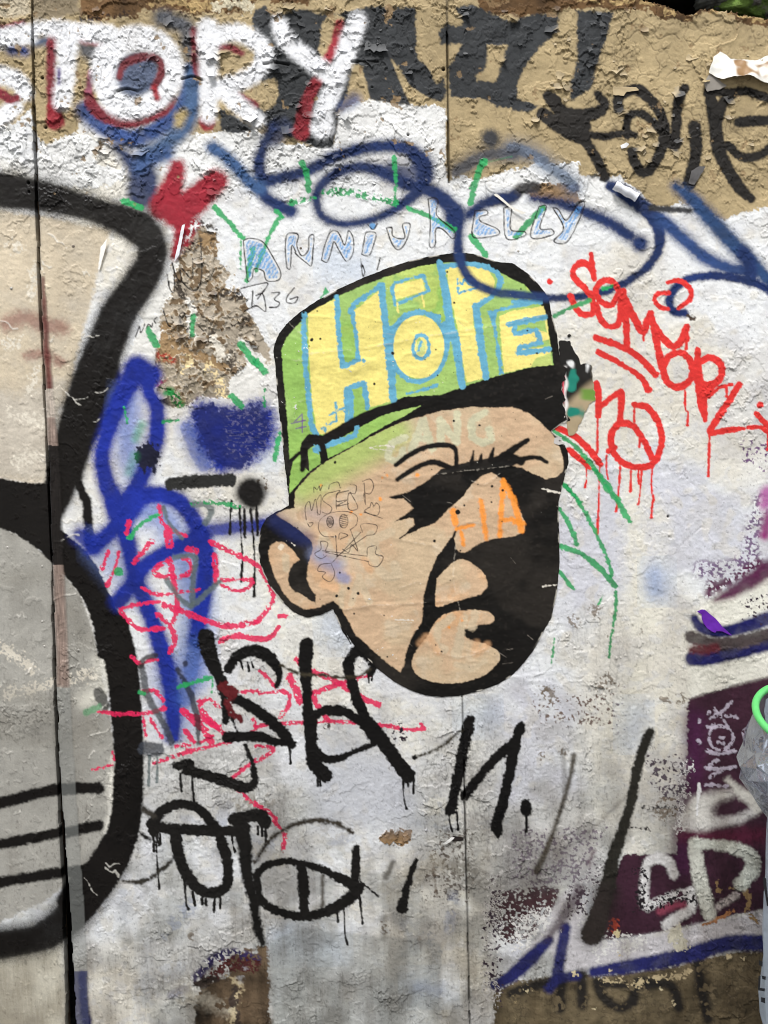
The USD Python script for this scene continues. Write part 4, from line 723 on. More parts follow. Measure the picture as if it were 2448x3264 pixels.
# ---------------------------------------------------------------- the boards as things, the paint layers as their parts
ny, nx = cv.shape
gz, gx = np.gradient(cv.h, cv.step)
NRM = np.stack([-gx, -np.ones_like(gx), gz], -1); NRM /= np.linalg.norm(NRM, axis=-1, keepdims=True)
POS = np.stack([cv.X, -cv.h, cv.Z], -1)
IDX = np.arange(ny * nx).reshape(ny, nx)
quad = np.stack([IDX[:-1, :-1], IDX[1:, :-1], IDX[1:, 1:], IDX[:-1, 1:]], -1)
board = np.where(px < (gapL + gapR) / 2, 0, np.where(px < midX, 1, 2)).astype(np.int8)
bat = (px >= gapR) & (px < batR)
board[bat] = 3
qb = board[:-1, :-1]
fg = gone.ravel()[quad].sum(-1) >= 3
cv.id = ndi.grey_closing(cv.id, 1)
qi = cv.id[:-1, :-1]
boards = [
    thing('hoarding_board', 'left board, beige and grey, crossed by thick black sprayed curves', 'board', at(-30, 3264) * [1, 0, 0]),
    thing('hoarding_board', 'wide middle board, white under blue, pink and black graffiti', 'board', at(800, 3264) * [1, 0, 0]),
    thing('hoarding_board', 'right board, ochre above, with a bright red dripping tag and a maroon corner below', 'board', at(2000, 3264) * [1, 0, 0]),
    thing('wooden_batten', 'narrow wooden strip beside the open black seam between the left and middle boards', 'batten', at(200, 3264) * [1, 0, 0])]
# the batten shows bare reddish wood above and worn paint below
bm = bat & (py > 880) & (py < 2190)
bc = np.where((py < 1240)[..., None], L3((96, 50, 46)), L3((140, 122, 112)))
bc = np.where(((py > 1420) & (py < 1800))[..., None], L3((32, 28, 26)), bc)
bc = np.where(((py > 1240) & (py < 1330))[..., None], L3((176, 164, 152)), bc) * np.exp(.16 * cv.noise(7, .06))[..., None]
bl_ = ndi.gaussian_filter(bm.astype(np.float32), 2)[..., None]
cv.col[:] = cv.col * (1 - bl_ * bm[..., None]) + bc * bl_ * bm[..., None]
b2 = bat & (py >= 2190); cv.col[b2] = cv.col[b2] * .55 + L3((150, 152, 148)) * .35
b3 = bat & (py > 3090); cv.col[b3] = cv.col[b3] * .3 + L3((40, 46, 92)) * .7
POS[..., 1] -= np.where(bat, .004 * sstep(700, 1200, py), 0)
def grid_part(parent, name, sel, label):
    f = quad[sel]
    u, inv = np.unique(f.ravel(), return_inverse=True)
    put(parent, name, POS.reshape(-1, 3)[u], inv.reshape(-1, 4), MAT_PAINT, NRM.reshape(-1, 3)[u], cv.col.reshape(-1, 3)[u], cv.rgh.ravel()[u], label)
cv.rgh = np.clip(cv.rgh, .2, .95)
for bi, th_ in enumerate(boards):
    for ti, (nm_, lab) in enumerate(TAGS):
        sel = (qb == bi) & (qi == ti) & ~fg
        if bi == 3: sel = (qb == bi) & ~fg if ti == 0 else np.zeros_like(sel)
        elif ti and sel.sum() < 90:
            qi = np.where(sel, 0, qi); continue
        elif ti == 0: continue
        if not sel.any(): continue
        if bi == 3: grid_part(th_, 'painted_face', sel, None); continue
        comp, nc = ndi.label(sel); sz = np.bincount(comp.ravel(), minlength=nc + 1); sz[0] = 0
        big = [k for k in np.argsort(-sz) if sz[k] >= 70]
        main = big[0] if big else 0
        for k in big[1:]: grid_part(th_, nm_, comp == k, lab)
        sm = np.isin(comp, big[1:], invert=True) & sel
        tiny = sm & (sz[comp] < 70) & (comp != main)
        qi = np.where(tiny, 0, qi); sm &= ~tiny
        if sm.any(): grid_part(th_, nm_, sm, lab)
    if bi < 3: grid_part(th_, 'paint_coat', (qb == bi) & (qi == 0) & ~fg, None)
# plywood cores behind the painted faces, and the parts of the boards just outside the picture
PLY = plain('raw_plywood', (.10, .07, .045), .85, .4, 30)
xl, xr, zb, zt = cv.xs[0], cv.xs[-1], cv.zs[-1], cv.zs[0]
def core(th_, xa, xb, ztop, bot=.05, name='plywood_core'): put(th_, name, *box((xa, .010 if xb - xa > .1 else .006, bot), (xb, .028, ztop)), PLY)
def slab(th_, pts_top, pts_bot, name):
    (a, za), (b_, zb_) = pts_top; (c_, zc), (d_, zd) = pts_bot
    v = np.array([[x, y, z] for y in (.0165, .034) for x, z in ((a, za), (b_, zb_), (d_, zd), (c_, zc))])
    f = np.array([[0, 3, 2], [0, 2, 1], [4, 5, 6], [4, 6, 7], [0, 1, 5], [0, 5, 4], [1, 2, 6], [1, 6, 5], [2, 3, 7], [2, 7, 6], [3, 0, 4], [3, 4, 7]])
    put(th_, name, v, f, PLY)
X_ = lambda x, y: at(x, y)[0]
slab(boards[0], ((-1.75, zt - .01), (X_(94, -20), zt - .01)), ((-1.75, .06), (X_(209, 3290), .06)), 'plywood_core')
slab(boards[1], ((X_(112, -20), zt - .01), (X_(1418, -20), zt - .01)), ((X_(288, 3290), .06), (X_(1494, 3290), .06)), 'plywood_core')
slab(boards[2], ((X_(1424, 70), at(2448, 100)[2]), (1.75, at(2448, 100)[2])), ((X_(1502, 3290), .06), (1.75, .06)), 'plywood_core')
def outer(th_, xa, xb, za, zb_, src):
    """Coarse continuation of a painted face outside the picture; colours carried on from the nearest picture edge."""
    xs, zs = np.arange(xa, xb + 1e-6, (xb - xa) / max(1, round((xb - xa) / .012))), np.arange(za, zb_ + 1e-6, (zb_ - za) / max(1, round((zb_ - za) / .012)))
    X, Z = np.meshgrid(xs, zs)
    j = np.clip(((cv.zs[0] - Z) / cv.step).astype(int), 0, ny - 1); i = np.clip(((X - cv.xs[0]) / cv.step).astype(int), 0, nx - 1)
    sm = ndi.gaussian_filter(cv.col[::4, ::4], (22, 22, 0))[j // 4, i // 4] * np.exp(.10 * ndi.gaussian_filter(np.random.default_rng(3).standard_normal(X.shape), 2.0) * 7)[..., None]
    v = np.stack([X, -np.minimum(cv.h[j, i], .002) * (cv.h[j, i] > -.006), Z], -1).reshape(-1, 3)
    I = np.arange(X.size).reshape(X.shape); f = np.stack([I[:-1, :-1], I[:-1, 1:], I[1:, 1:], I[1:, :-1]], -1).reshape(-1, 4)
    put(th_, 'paint_coat', v, f, MAT_PAINT, None, sm.reshape(-1, 3), np.full(X.size, .7))
outer(boards[0], -1.75, xl, .06, zt - .01, 0)
outer(boards[2], xr, 1.75, .06, float(at(2448, 75)[2]), 0)
outer(boards[0], xl, X_(207, 3300), .06, zb, 0); outer(boards[1], X_(292, 3300), X_(1498, 3300), .06, zb, 0); outer(boards[2], X_(1503, 3300), xr, .06, zb, 0); outer(boards[3], X_(252, 3300), X_(286, 3300), .06, zb, 0)
# screw heads
def dome_(r, k=10):
    v, f = [[0, -r * .45, 0]], []
    for j, (rr, hh) in enumerate(((.45, .40), (.8, .25), (1, 0))):
        for i in range(k):
            a = 2 * math.pi * i / k; v.append([r * rr * math.cos(a), -r * hh, r * rr * math.sin(a)])
    for i in range(k):
        f.append([0, 1 + i, 1 + (i + 1) % k])
        for j in range(2):
            a, b_ = 1 + j * k + i, 1 + j * k + (i + 1) % k
            f += [[a, a + k, b_ + k], [a, b_ + k, b_]]
    return np.array(v), np.array(f)
SCREW = plain('painted_screw', (.42, .40, .36), .35, .15, 200, .1, .001, .5)
RUST = plain('rusty_screw', (.16, .13, .10), .6, .3, 200, .2, .001, .4)
for s_, x, y, r, bi, m_ in (('D0', 270, 622, 8, 0, SCREW), ('D0', 270, 980, 9, 0, SCREW), ('D0', 285, 1140, 9, 0, SCREW), ('D0', 45, 498, 8, 0, SCREW), ('B0', 475, 580, 10, 1, RUST), ('B0', 70, 850, 9, 0, SCREW), ('E0', 510, 145, 8, 1, SCREW), ('B2', 40, 612, 9, 2, SCREW), ('B1', 290, 592, 9, 1, RUST)):
    p_ = rd('%s %g,%g' % (s_, x, y))[0]; c_ = at(*p_); v, f = dome_(r / ZK * .0008 * 1.05)
    put(boards[bi], 'screw_head', v + c_ + [0, -float(wall_h(*p_)) + .0004, 0], f, m_, vnormals(v, f))

# lifted paint flakes, each its own curled chip
rgf = np.random.default_rng(21)
cand = np.argwhere((peel > .75) & ~gone & (np.abs(px - midX) > 25) & (np.abs(px - gapR) > 25) & (dT > 30) & (py > 20) & (px > 10) & (px < 2440))
n_f = 0
for t in range(900):
    j, i = cand[rgf.integers(len(cand))]
    if n_f >= 260: break
    if bright[max(j - 3, 0):j + 4, max(i - 3, 0):i + 4].max() < .25: continue
    n_f += 1
    R = (4 + 18 * rgf.random() ** 2.6) * .0008; cen = POS[j, i]
    k = 10; ang = np.linspace(0, 2 * math.pi, k, endpoint=False)
    rr = R * (1 + .35 * rgf.standard_normal(k)).clip(.45, 1.7); asp = rgf.uniform(.5, .9)
    dirn = rgf.normal(-1.57, .7); ux, uz = math.cos(dirn), math.sin(dirn); amp = R * rgf.uniform(.25, .6)
    v = []
    for s in (0, .55, 1):
        for a, r_ in zip(ang, rr):
            if s == 0 and a > 0: continue
            x, z = s * r_ * math.cos(a), s * r_ * math.sin(a) * asp
            tt = max(0, (x * ux + z * uz) / R + .35)
            v.append([cen[0] + x, cen[1] - .0007 - amp * tt ** 1.7, cen[2] + z])
    v = np.array(v); f = [[0, 1 + (q + 1) % k, 1 + q] for q in range(k)]
    for q in range(k):
        a, b_ = 1 + q, 1 + (q + 1) % k; f += [[a, b_, b_ + k], [a, b_ + k, a + k]]
    f = np.array(f); c_ = cv.col[np.clip(((cv.zs[0] - v[:, 2]) / cv.step).astype(int), 0, ny - 1), np.clip(((v[:, 0] - cv.xs[0]) / cv.step).astype(int), 0, nx - 1)]
    put(boards[board[j, i] if board[j, i] < 3 else 1], 'paint_flake', v, f, MAT_PAINT, vnormals(v, f), c_ * .85 + .08 * rgf.random(), np.full(len(v), .7))

# ================================================================ the pasted paper head
def clip_mesh(v, f, sd, attrs):
    """Keeps the side sd > 0 of a triangle mesh, cutting the triangles that cross; attrs are cut alike."""
    s = sd[f]; n = (s > 0).sum(1)
    keep = [f[n == 3]]; src = [np.where(n == 3)[0]]
    V, S, A = [v], [sd], [list(attrs)]
    nv, new = len(v), []
    newv, newa = [], [[] for _ in attrs]
    def cut(a, b):
        t = (sd[a] / (sd[a] - sd[b]))[:, None]
        newv.append(v[a] + (v[b] - v[a]) * t)
        for k, at_ in enumerate(attrs): newa[k].append(at_[a] + (at_[b] - at_[a]) * (t if at_.ndim > 1 else t[:, 0]))
        return np.arange(len(a))
    for cnt in (1, 2):
        g = np.where(n == cnt)[0]
        if not len(g): continue
        ff, ss = f[g], s[g]
        odd = np.argmax(ss, 1) if cnt == 1 else np.argmin(ss, 1)
        r = np.arange(len(g)); a, b, c = ff[r, odd], ff[r, (odd + 1) % 3], ff[r, (odd + 2) % 3]
        o = nv + sum(len(x) for x in newv); i1 = o + cut(a, b); o2 = nv + sum(len(x) for x in newv); i2 = o2 + cut(a, c)
        if cnt == 1: keep.append(np.stack([a, i1, i2], 1)); src.append(g)
        else: keep += [np.stack([i1, b, c], 1), np.stack([i1, c, i2], 1)]; src += [g, g]
    V = np.vstack([v] + newv); AA = [np.concatenate([at_] + newa[k]) for k, at_ in enumerate(attrs)]
    return V, np.vstack(keep), AA, np.concatenate(src)
OUT = rd('D1 190,0 200,80 210,150 213,225 180,245 130,268 70,305 35,370 18,440 15,510 25,590 45,660 95,760 170,850 250,922 330,953 420,935 500,895 520,950 560,1040 620,1130 E1 570,10 620,95 700,180 790,270 900,352 1000,405 1100,440 1200,450 1330,440 1450,410 1560,370 1659,310 E2 80,225 150,130 200,30 D2 255,950 288,800 308,600 305,400 300,200 325,100 350,0 C2 365,960 360,890 340,850 300,800 250,758 365,690 350,640 335,590 345,540 330,490 345,430 335,400 370,350 310,332 303,250 290,130 275,60 255,0 B2 240,930 220,890 170,825 100,755 40,715 0,690 B1 1560,680 1450,640 1380,625 1300,620 1150,640 1000,672 850,722 700,782 560,845 400,930 280,1010 195,1085 C1 150,130 122,190 113,240 125,330 135,470 150,640 168,800 182,950')
c4 = at(np.array([560, 1850, 560, 1850]) * 1.0, np.array([780, 780, 2240, 2240]) * 1.0)
pc = Canvas(-.36, .50, float(at(1400, 2235)[2]), float(at(1400, 790)[2]), 0.00152, 11)
pt = {}
PT0 = len(TAGS); PTAGS = []
def ptag(name, label=None): PTAGS.append((name, label)); return len(PTAGS) - 1
blk = ptag('black_ink', 'black outline and shadow'); pc.col[:] = L3((20, 18, 16)); pc.rgh[:] = .5
pc.col *= (1 + .10 * pc.noise(60) + .06 * pc.noise(9))[..., None]
pc.col += (L3((52, 47, 42)) - pc.col) * (.55 * sstep(.2, 1.6, pc.fbm(150, 4)) + .25 * sstep(1.2, 2, pc.noise(7)))[..., None]
skin = ptag('skin_area', 'tan skin colour with orange overspray')
Sk = Pen(pc, (206, 175, 142), idn=skin, soft=6, rough=1.2)
Sk.fill('D1 250,195 C1 255,1150 330,1060 450,960 600,880 740,800 900,720 1050,670 1200,630 1400,605 1659,608 C2 100,640 180,700 240,760 275,800 305,860 332,950 330,1020 280,1060 220,1070 150,1040 60,1000 0,985 C1 1655,965 1600,915 1450,945 1310,975 1200,1010 1100,1090 1000,1150 950,1165 865,1190 880,1200 955,1200 1000,1235 D1 1020,245 900,330 1020,305 1025,350 930,440 1060,380 1160,340 1250,250 1340,170 1400,90 1470,30 1530,15 1590,50 1640,120 1659,170 D2 30,220 65,290 85,340 78,390 40,415 0,430 D1 1560,438 1480,458 1420,490 1370,525 1330,535 1300,510 1287,440 1310,360 1240,470 1170,560 1120,680 1090,800 1080,900 1075,980 1020,1060 970,1180 E1 960,240 935,290 860,235 780,170 700,95 D1 650,1070 590,960 545,880 500,845 440,870 380,895 310,898 230,855 170,780 120,690 95,600 80,540 90,490 130,460 180,465 240,520 285,580 240,600 212,660 205,720 230,770 300,805 350,845 383,852 388,810 350,760 330,700 335,620 352,560 370,500 360,460 300,400 220,340 150,300 130,285 170,262 250,242')
Sk.fill('D1 1172,700 1260,612 1330,575 1400,600 1470,660 1500,730 1480,780 1420,815 1300,845 1180,880 1160,850', smooth=True)
Sk.fill('D1 1300,910 1400,903 1500,912 1540,945 1530,985 1450,1000 1360,1025 1342,1045 1350,1070 1400,1100 1500,1130 1560,1165 1577,1210 E1 1565,230 1490,300 1380,345 1280,362 1170,355 1080,330 1020,270 1015,200 1060,120 1120,40 D1 1150,1000 1210,940', smooth=True)
ms = (pc.id == skin).astype(np.float32)
def ptint(m, c):
    m = (np.clip(m, 0, 1) * ms)[..., None]; pc.col[:] = pc.col * (1 - m) + L3(c) * m
pn = pc.fbm(220, 4); pn2 = pc.fbm(60, 4)
ptint(.75 * sstep(.1, 1.0, pn + .3 * pn2) * sstep(1650, 1900, pc.py), (216, 170, 126)); ptint(.6 * sstep(.2, 1.1, -pn + .3 * pn2), (202, 182, 150)); ptint(.5 * sstep(.6, 1.6, pn2), (214, 196, 170))
# green fade under the cap
q, win = pc.reach(rd('C1 300,1130 480,990 700,860 900,760'), [60, 90, 90, 70]); a = sstep(-60, 30, q) * ms[win] * .8; pc.col[win] += (L3((168, 196, 104)) - pc.col[win]) * a[..., None]
# pale stencil letters on the skin
st_ = ptag('stencil_letter', 'faint pale letters on the skin')
g = Pen(pc, (206, 204, 172), 60, st_, soft=8, rough=2, alpha=.85, mottle=.05)
def on_skin(q, win): return q
for s_, w_ in (('C1 970,800 880,840 850,930 900,960 950,930 950,880', 46), ('C1 1010,880 1085,690 1140,870', 54), ('C1 1040,810 1120,810', 40), ('C1 1200,840 1195,690 1300,830 1305,650', 52), ('C1 1480,640 1400,690 1400,800 1470,840 1520,820 1510,750', 50)): g(s_, w_, sharp=True)
g.c = (206, 186, 156)
for s_, w_ in (('D1 405,560 440,420 500,560', 50), ('D1 560,600 650,420 730,600 740,410', 54), ('D1 870,400 770,440 770,620 850,690 920,680 900,610', 60), ('D1 550,740 555,880', 34), ('D1 620,860 670,690 735,850', 44), ('D1 1270,950 1190,1010 1160,1120 1220,1160', 54), ('D1 1350,950 1290,1190', 56), ('D1 1420,930 1400,1010', 60), ('E1 1300,240 1400,270 1480,220', 40), ('E1 1330,30 1310,180', 50), ('D1 190,560 195,640', 44)): g(s_, w_, sharp=True)
Sk2 = Pen(pc, (220, 168, 122), 50, None, soft=16, rough=2, alpha=.55)
for s_, w_ in (('D1 440,740 520,760', 50), ('E1 1060,100 1120,60 1180,160', 40), ('E1 1430,100 1420,170 1500,110', 40), ('D1 700,580 740,640', 50), ('D1 1290,930 1330,940', 30)): Sk2(s_, w_)
Pen(pc, (140, 150, 190), 90, None, soft=60, rough=4, alpha=.75)('D1 400,540 460,590 520,620', 70); Pen(pc, (126, 140, 186), 60, None, soft=20, rough=4, alpha=.7)('D1 550,690 580,700'); Pen(pc, (160, 156, 176), 60, None, soft=50, rough=4, alpha=.35)('D1 350,270 500,330')
ob = ptag('stencil_letter', 'bright orange sprayed letters across the nose'); o = Pen(pc, (246, 150, 56), 36, ob, soft=8, rough=2, alpha=.9, mottle=.06)
for s_, w_ in (('D1 1280,265 1295,340', 40), ('D1 1300,380 1400,355', 26), ('D1 1330,400 1345,480', 24), ('D1 1460,200 1475,320 1495,435', 34), ('D1 1605,80 1590,250 1580,420', 36), ('D1 1600,70 1659,170 D2 40,300 60,385', 40), ('D1 1600,325 1659,315', 30), ('D2 20,330 70,345', 40)): o(s_, w_)
for s_, x, y, r in (('D1', 805, 185, 12), ('D1', 420, 95, 7), ('D1', 1045, 30, 12), ('D1', 620, 270, 6), ('D1', 680, 285, 5), ('D1', 850, 30, 6), ('D1', 815, 45, 5), ('D1', 845, 115, 5), ('D1', 1335, 970, 8), ('D1', 1250, 1015, 8)): o.dot(s_, x, y, r)
# cap
cap = ptag('cap_green', 'green crown of the cap')
G = Pen(pc, (160, 194, 110), idn=cap, soft=5, rough=1)
G.fill('B1 330,1030 520,910 700,830 900,760 1050,712 1200,687 1320,682 1450,700 1560,740 1659,792 B2 80,830 150,900 200,985 222,1040 C2 236,130 255,250 267,330 100,350 0,378 C1 1480,425 1200,525 1080,530 960,540 900,560 870,590 790,600 700,650 600,690 520,745 465,795 410,785 345,778 295,830 282,890 218,950 205,700 182,450 166,240 195,160 260,85')
band = ptag('cap_band', 'green adjustable band below the cap'); G.idn = band
G.fill('C1 455,880 470,845 560,800 660,745 760,690 880,640 1065,598 980,650 850,720 740,780 640,850 540,900 470,935'); G.fill('C1 280,905 242,960 218,1060 218,1165 300,1070 345,1025 315,1000 298,930'); G.fill('C1 337,885 385,850 408,900 425,965 348,1018')
ms = ((pc.id == cap) | (pc.id == band)).astype(np.float32)
ptint(.6 * sstep(-.2, 1.0, pn2), (176, 208, 116)); ptint(.55 * sstep(.3, 1.2, pn), (140, 186, 84)); ptint(.6 * sstep(1100, 950, pc.py) * sstep(.0, .8, pn2 + .2), (196, 208, 110))
YEL, BLU = (240, 224, 132), (104, 170, 198)
def letter(L): 
    i = ptag('cap_letter', 'yellow letter %s edged in blue' % L)
    return Pen(pc, YEL, idn=i, soft=4, rough=1.2, mottle=.035), Pen(pc, BLU, 32, i, soft=4, rough=2.2, mottle=.03)
Y, B = letter('H')
Y.fill('C1 335,0 B1 400,975 520,920 C1 525,0 545,220 560,345 665,300 650,130 630,20 620,-10 B1 655,985 800,862 C1 815,0 840,200 865,420 872,568 725,612 702,450 580,490 600,640 600,690 465,780 395,780 362,560 345,300')
B('B1 318,1040 C1 312,20 318,250 335,500 362,720 392,785', 34); B('B1 525,910 C1 530,60 545,220 560,340', 30, sharp=True); B('C1 560,345 665,300 650,150 625,0 B1 610,1000 640,950 810,835', 30, sharp=True); B('B1 812,830 830,1000 C1 838,60 858,250 880,450 892,560', 44); B('C1 590,700 585,560 580,490 700,450 722,610', 32, sharp=True); B('C1 610,500 618,680', 34); B('C1 385,880 500,840 640,790 655,740', 36, sharp=True); B.fill('C1 375,850 400,850 405,905 385,900')
B('C1 515,575 522,690', 18); B('C1 480,655 580,605', 16); B('C1 455,712 450,758', 14); B('C1 425,745 510,695', 12); B.dot('C1', 698, 302, 12)
Y, B = letter('O')
B.fill('C1 835,90 900,70 910,200 905,560 870,560'); B.ring('C1', 1052, 215, 182, 222, 34, rot=4); Y.ring('C1', 1055, 215, 110, 150, 110); Y.ring('C1', 1060, 200, 60, 90, 90); B.ring('C1', 1070, 215, 52, 76, 26); Y.ring('C1', 1068, 225, 10, 30, 40, c=(206, 214, 140)); B('C1 1070,180 1050,240', 10); B('C1 880,110 960,20 1060,-10 1180,20', 34); B('C1 980,520 1170,465', 16); B.fill('C1 1190,60 1280,20 1290,130 1240,200 1215,140')
Y, B = letter('T of a small mark')
PTAGS[-1] = ('cap_letter', 'small yellow bar edged in blue above the letter O')
Y.fill('B1 890,830 1080,790 1092,872 900,925'); B('B1 880,850 900,960 1120,870 1085,770 900,815 885,850', 20, sharp=True, dry=.02); B('B1 940,805 1060,775', 14); Y('B1 915,950 922,1005', 12); Y('B1 1075,900 1090,970', 14)
Y, B = letter('P')
Y.fill('B1 1228,715 1400,695 1500,730 1550,800 1540,870 1470,950 1405,960 1410,1110 C1 1420,100 1450,300 1480,415 1362,450 1330,250 1300,60 B1 1270,960')
B('B1 1190,690 1232,900 1262,1100 C1 1285,140 1312,300 1338,465', [46, 54, 56, 54, 50, 46]); B('B1 1425,970 1440,1080 C1 1450,150 1490,405', 48, sharp=True); B('B1 1215,715 1320,695 1420,700 1530,730 1580,800 1550,880 1470,945 1420,972', 34); B('B1 1305,790 1312,885 1440,845 1385,830 1350,790 1335,825 1305,790', 12, sharp=True)
Y, B = letter('E')
Y.fill('C1 1575,20 1659,-20 C2 205,-50 222,20 236,130 250,235 258,332 100,348 0,374 C1 1605,385'); B.fill('B1 1500,1000 1659,965 B2 0,930 200,915 200,950 0,985 B1 1560,1010 C1 1555,100 1610,390 1575,395 1540,100')
G.idn = cap; G.fill('C2 20,68 210,38 225,120 165,105 30,128'); G.fill('C2 170,180 240,170 248,215 70,228'); G.fill('C2 150,290 262,250 262,332 120,345', alpha=.7)
B('C2 -20,70 60,52 210,22', 40); B('C2 8,60 18,125', 34); B('C2 25,128 160,105 185,190 60,212 38,255 240,232', 34, sharp=True)
# black linework on top
ink = ptag('black_ink', 'brow, lid and buckle strokes'); K = Pen(pc, (22, 19, 17), 34, ink, soft=7, rough=1)
K('C1 905,980 1000,912 1100,865 1200,850 1275,862 1298,900 1298,1000', [30, 34, 34, 34, 34, 30, 30]); K('C1 915,1075 1020,1008 1100,972 1170,965 1280,1010', [30, 34, 36, 36, 40]); K('C1 1398,970 1410,890', [34, 14]); K('C1 1455,955 1462,910', [26, 12]); K('C1 1520,950 1540,872', [36, 14]); K('C1 1580,945 1659,885 C2 100,818', [50, 50, 30]); K('C2 -30,975 100,935 175,935 225,962', [50, 30, 26, 22]); K('C1 1600,925 1659,930 C2 60,960', 50)
K('C1 300,1010 312,900 330,840 380,805 420,830 440,900 432,960', [36, 40, 44, 46, 46, 34, 30]); K('C1 450,800 560,740 700,660 880,600 1000,560', [40, 46, 44, 40, 40]); K('C1 215,960 280,905', 24)
wn = ptag('spray_swirl', 'navy sprayed line running over the cap'); N = Pen(pc, (36, 56, 100), 60, wn, soft=16, rough=2, speck=.4)
N('B2 230,915 0,890 B1 1560,880 1420,820 1340,720 1310,600', [56, 56, 56, 56, 60, 64]); Pen(pc, (40, 50, 104), 60, None, soft=40, rough=3, alpha=.6)('D1 130,320 240,400 330,440', 90)
# fine marks: speckles and the pen doodle
dk = ptag('ink_doodle', 'fine pen doodle of a crowned skull over crossed bones'); t = Pen(pc, (70, 58, 52), 4.5, dk, soft=2, rough=.4)
for s_ in ('D1 325,320 318,240 345,200 360,260 385,185 400,290', 'D1 395,190 420,160 415,280 395,270', 'D1 500,140 460,150 430,190 490,240 470,280 430,270', 'D1 490,140 545,130 520,160 520,250', 'D1 600,130 530,150 525,200 590,190 525,230 600,215', 'D1 610,90 650,100 640,150 600,150 600,250 660,240 610,140', 'D1 690,70 740,55 762,100 740,150 700,150 710,220 700,80', 'D1 375,140 375,105 395,125 410,100 415,130 430,95', 'D1 470,120 480,90 530,75 545,115', 'D1 740,230 750,205 765,230 780,210 800,235 785,290 705,265 740,235', 'D1 700,270 820,310', 'D1 520,430 440,425 405,380 415,320 470,280 540,265 610,270 655,300 650,350 610,385', 'D1 515,420 525,550', 'D1 610,380 660,520 620,480 600,530 560,510', 'D1 345,340 370,340 350,365 335,345', 'D1 450,530 730,590', 'D1 430,520 720,555', 'D1 490,600 680,400', 'D1 520,560 720,420', 'D1 690,400 680,350 740,345 785,360 770,410 720,420', 'D1 450,520 465,470 420,460 420,510 380,540 420,570 460,550', 'D1 720,550 725,500 780,490 775,540 825,560 790,620 740,615 725,590', 'D1 490,600 420,610 400,650 450,660 430,690 480,720 510,670 490,610', 'D1 535,445 545,405 595,420 545,445'): t(s_)
t.ring('D1', 480, 332, 22, 36, 4.5); t.ring('D1', 568, 328, 28, 44, 4.5)
for i in range(6): t('D1 %d,%d %d,%d' % (545, 300 + i * 12, 592, 290 + i * 12)); t('D1 %d,%d %d,%d' % (465, 315 + i * 9, 495, 305 + i * 9))
pu = Pen(pc, (120, 80, 150), 8, None, soft=3, rough=.6, alpha=.8)
for s_ in ('C1 300,650 245,705', 'C1 230,712 320,690', 'C1 260,745 325,730', 'C1 300,650 300,770'): pu(s_)
sk_ = Pen(pc, (28, 24, 22), 8, None, soft=3, rough=1)
for s_, x, y, r in (('C1', 362, 168, 11), ('C1', 417, 163, 6), ('C1', 345, 210, 5), ('C1', 885, 255, 10), ('C1', 1165, 233, 6), ('C1', 768, 455, 8), ('C1', 1095, 297, 5), ('C1', 1178, 400, 4), ('C1', 1283, 695, 7), ('C1', 1450, 722, 5), ('C1', 1137, 1010, 5), ('C1', 1075, 865, 5), ('C1', 512, 965, 7), ('D1', 1308, 270, 16), ('D1', 1530, 103, 10), ('D1', 1600, 128, 8), ('D1', 1350, 226, 8), ('D1', 1204, 288, 8), ('D1', 1440, 88, 6), ('D1', 1528, 205, 5), ('D1', 1595, 330, 6), ('D1', 1158, 455, 9), ('D1', 1122, 350, 6), ('D1', 600, 763, 9), ('D1', 523, 812, 8), ('D1', 662, 797, 8), ('D1', 577, 555, 6), ('D1', 545, 662, 5), ('D1', 630, 828, 5), ('D1', 635, 928, 6), ('D1', 830, 940, 5), ('D1', 270, 372, 4), ('D1', 1325, 520, 6), ('D1', 1258, 710, 5), ('D1', 1165, 1130, 5), ('D1', 1203, 1172, 6), ('D1', 852, 1205, 6), ('D1', 415, 833, 5), ('B1', 1285, 945, 8), ('B1', 1240, 745, 6), ('B1', 397, 1000, 5), ('C2', 160, 258, 6), ('C2', 120, 327, 6), ('C2', 100, 110, 5), ('B2', 57, 857, 5)): sk_.dot(s_, x, y, r)
rgp = np.random.default_rng(5)
for i in range(170):
    x, y = rgp.uniform(880, 1760), rgp.uniform(900, 2130); q, win = pc.reach([(x, y)], [rgp.uniform(1.5, 3.6)])
    pc.paint(q, win, (48, 40, 36) if rgp.random() < .8 else (236, 232, 220), soft=2, alpha=.7, rough=.3)
scr = Pen(pc, (226, 218, 204), 6, None, soft=3, rough=2, alpha=.9)
for s_ in ('C1 740,870 800,855 890,862', 'C1 760,875 880,888', 'D1 905,965 1020,970', 'D1 920,985 1010,985', 'D2 180,115 310,145', 'D2 200,750 290,740', 'D1 230,470 250,485'): scr(s_)
Pen(pc, (236, 220, 196), 26, None, soft=4, rough=1)('D1 158,498 166,490', 36)
pc.col *= np.exp(np.clip(.030 * pc.fine + .03 * pc.edge + .03 * pc.noise(40), -.25, .2))[..., None]
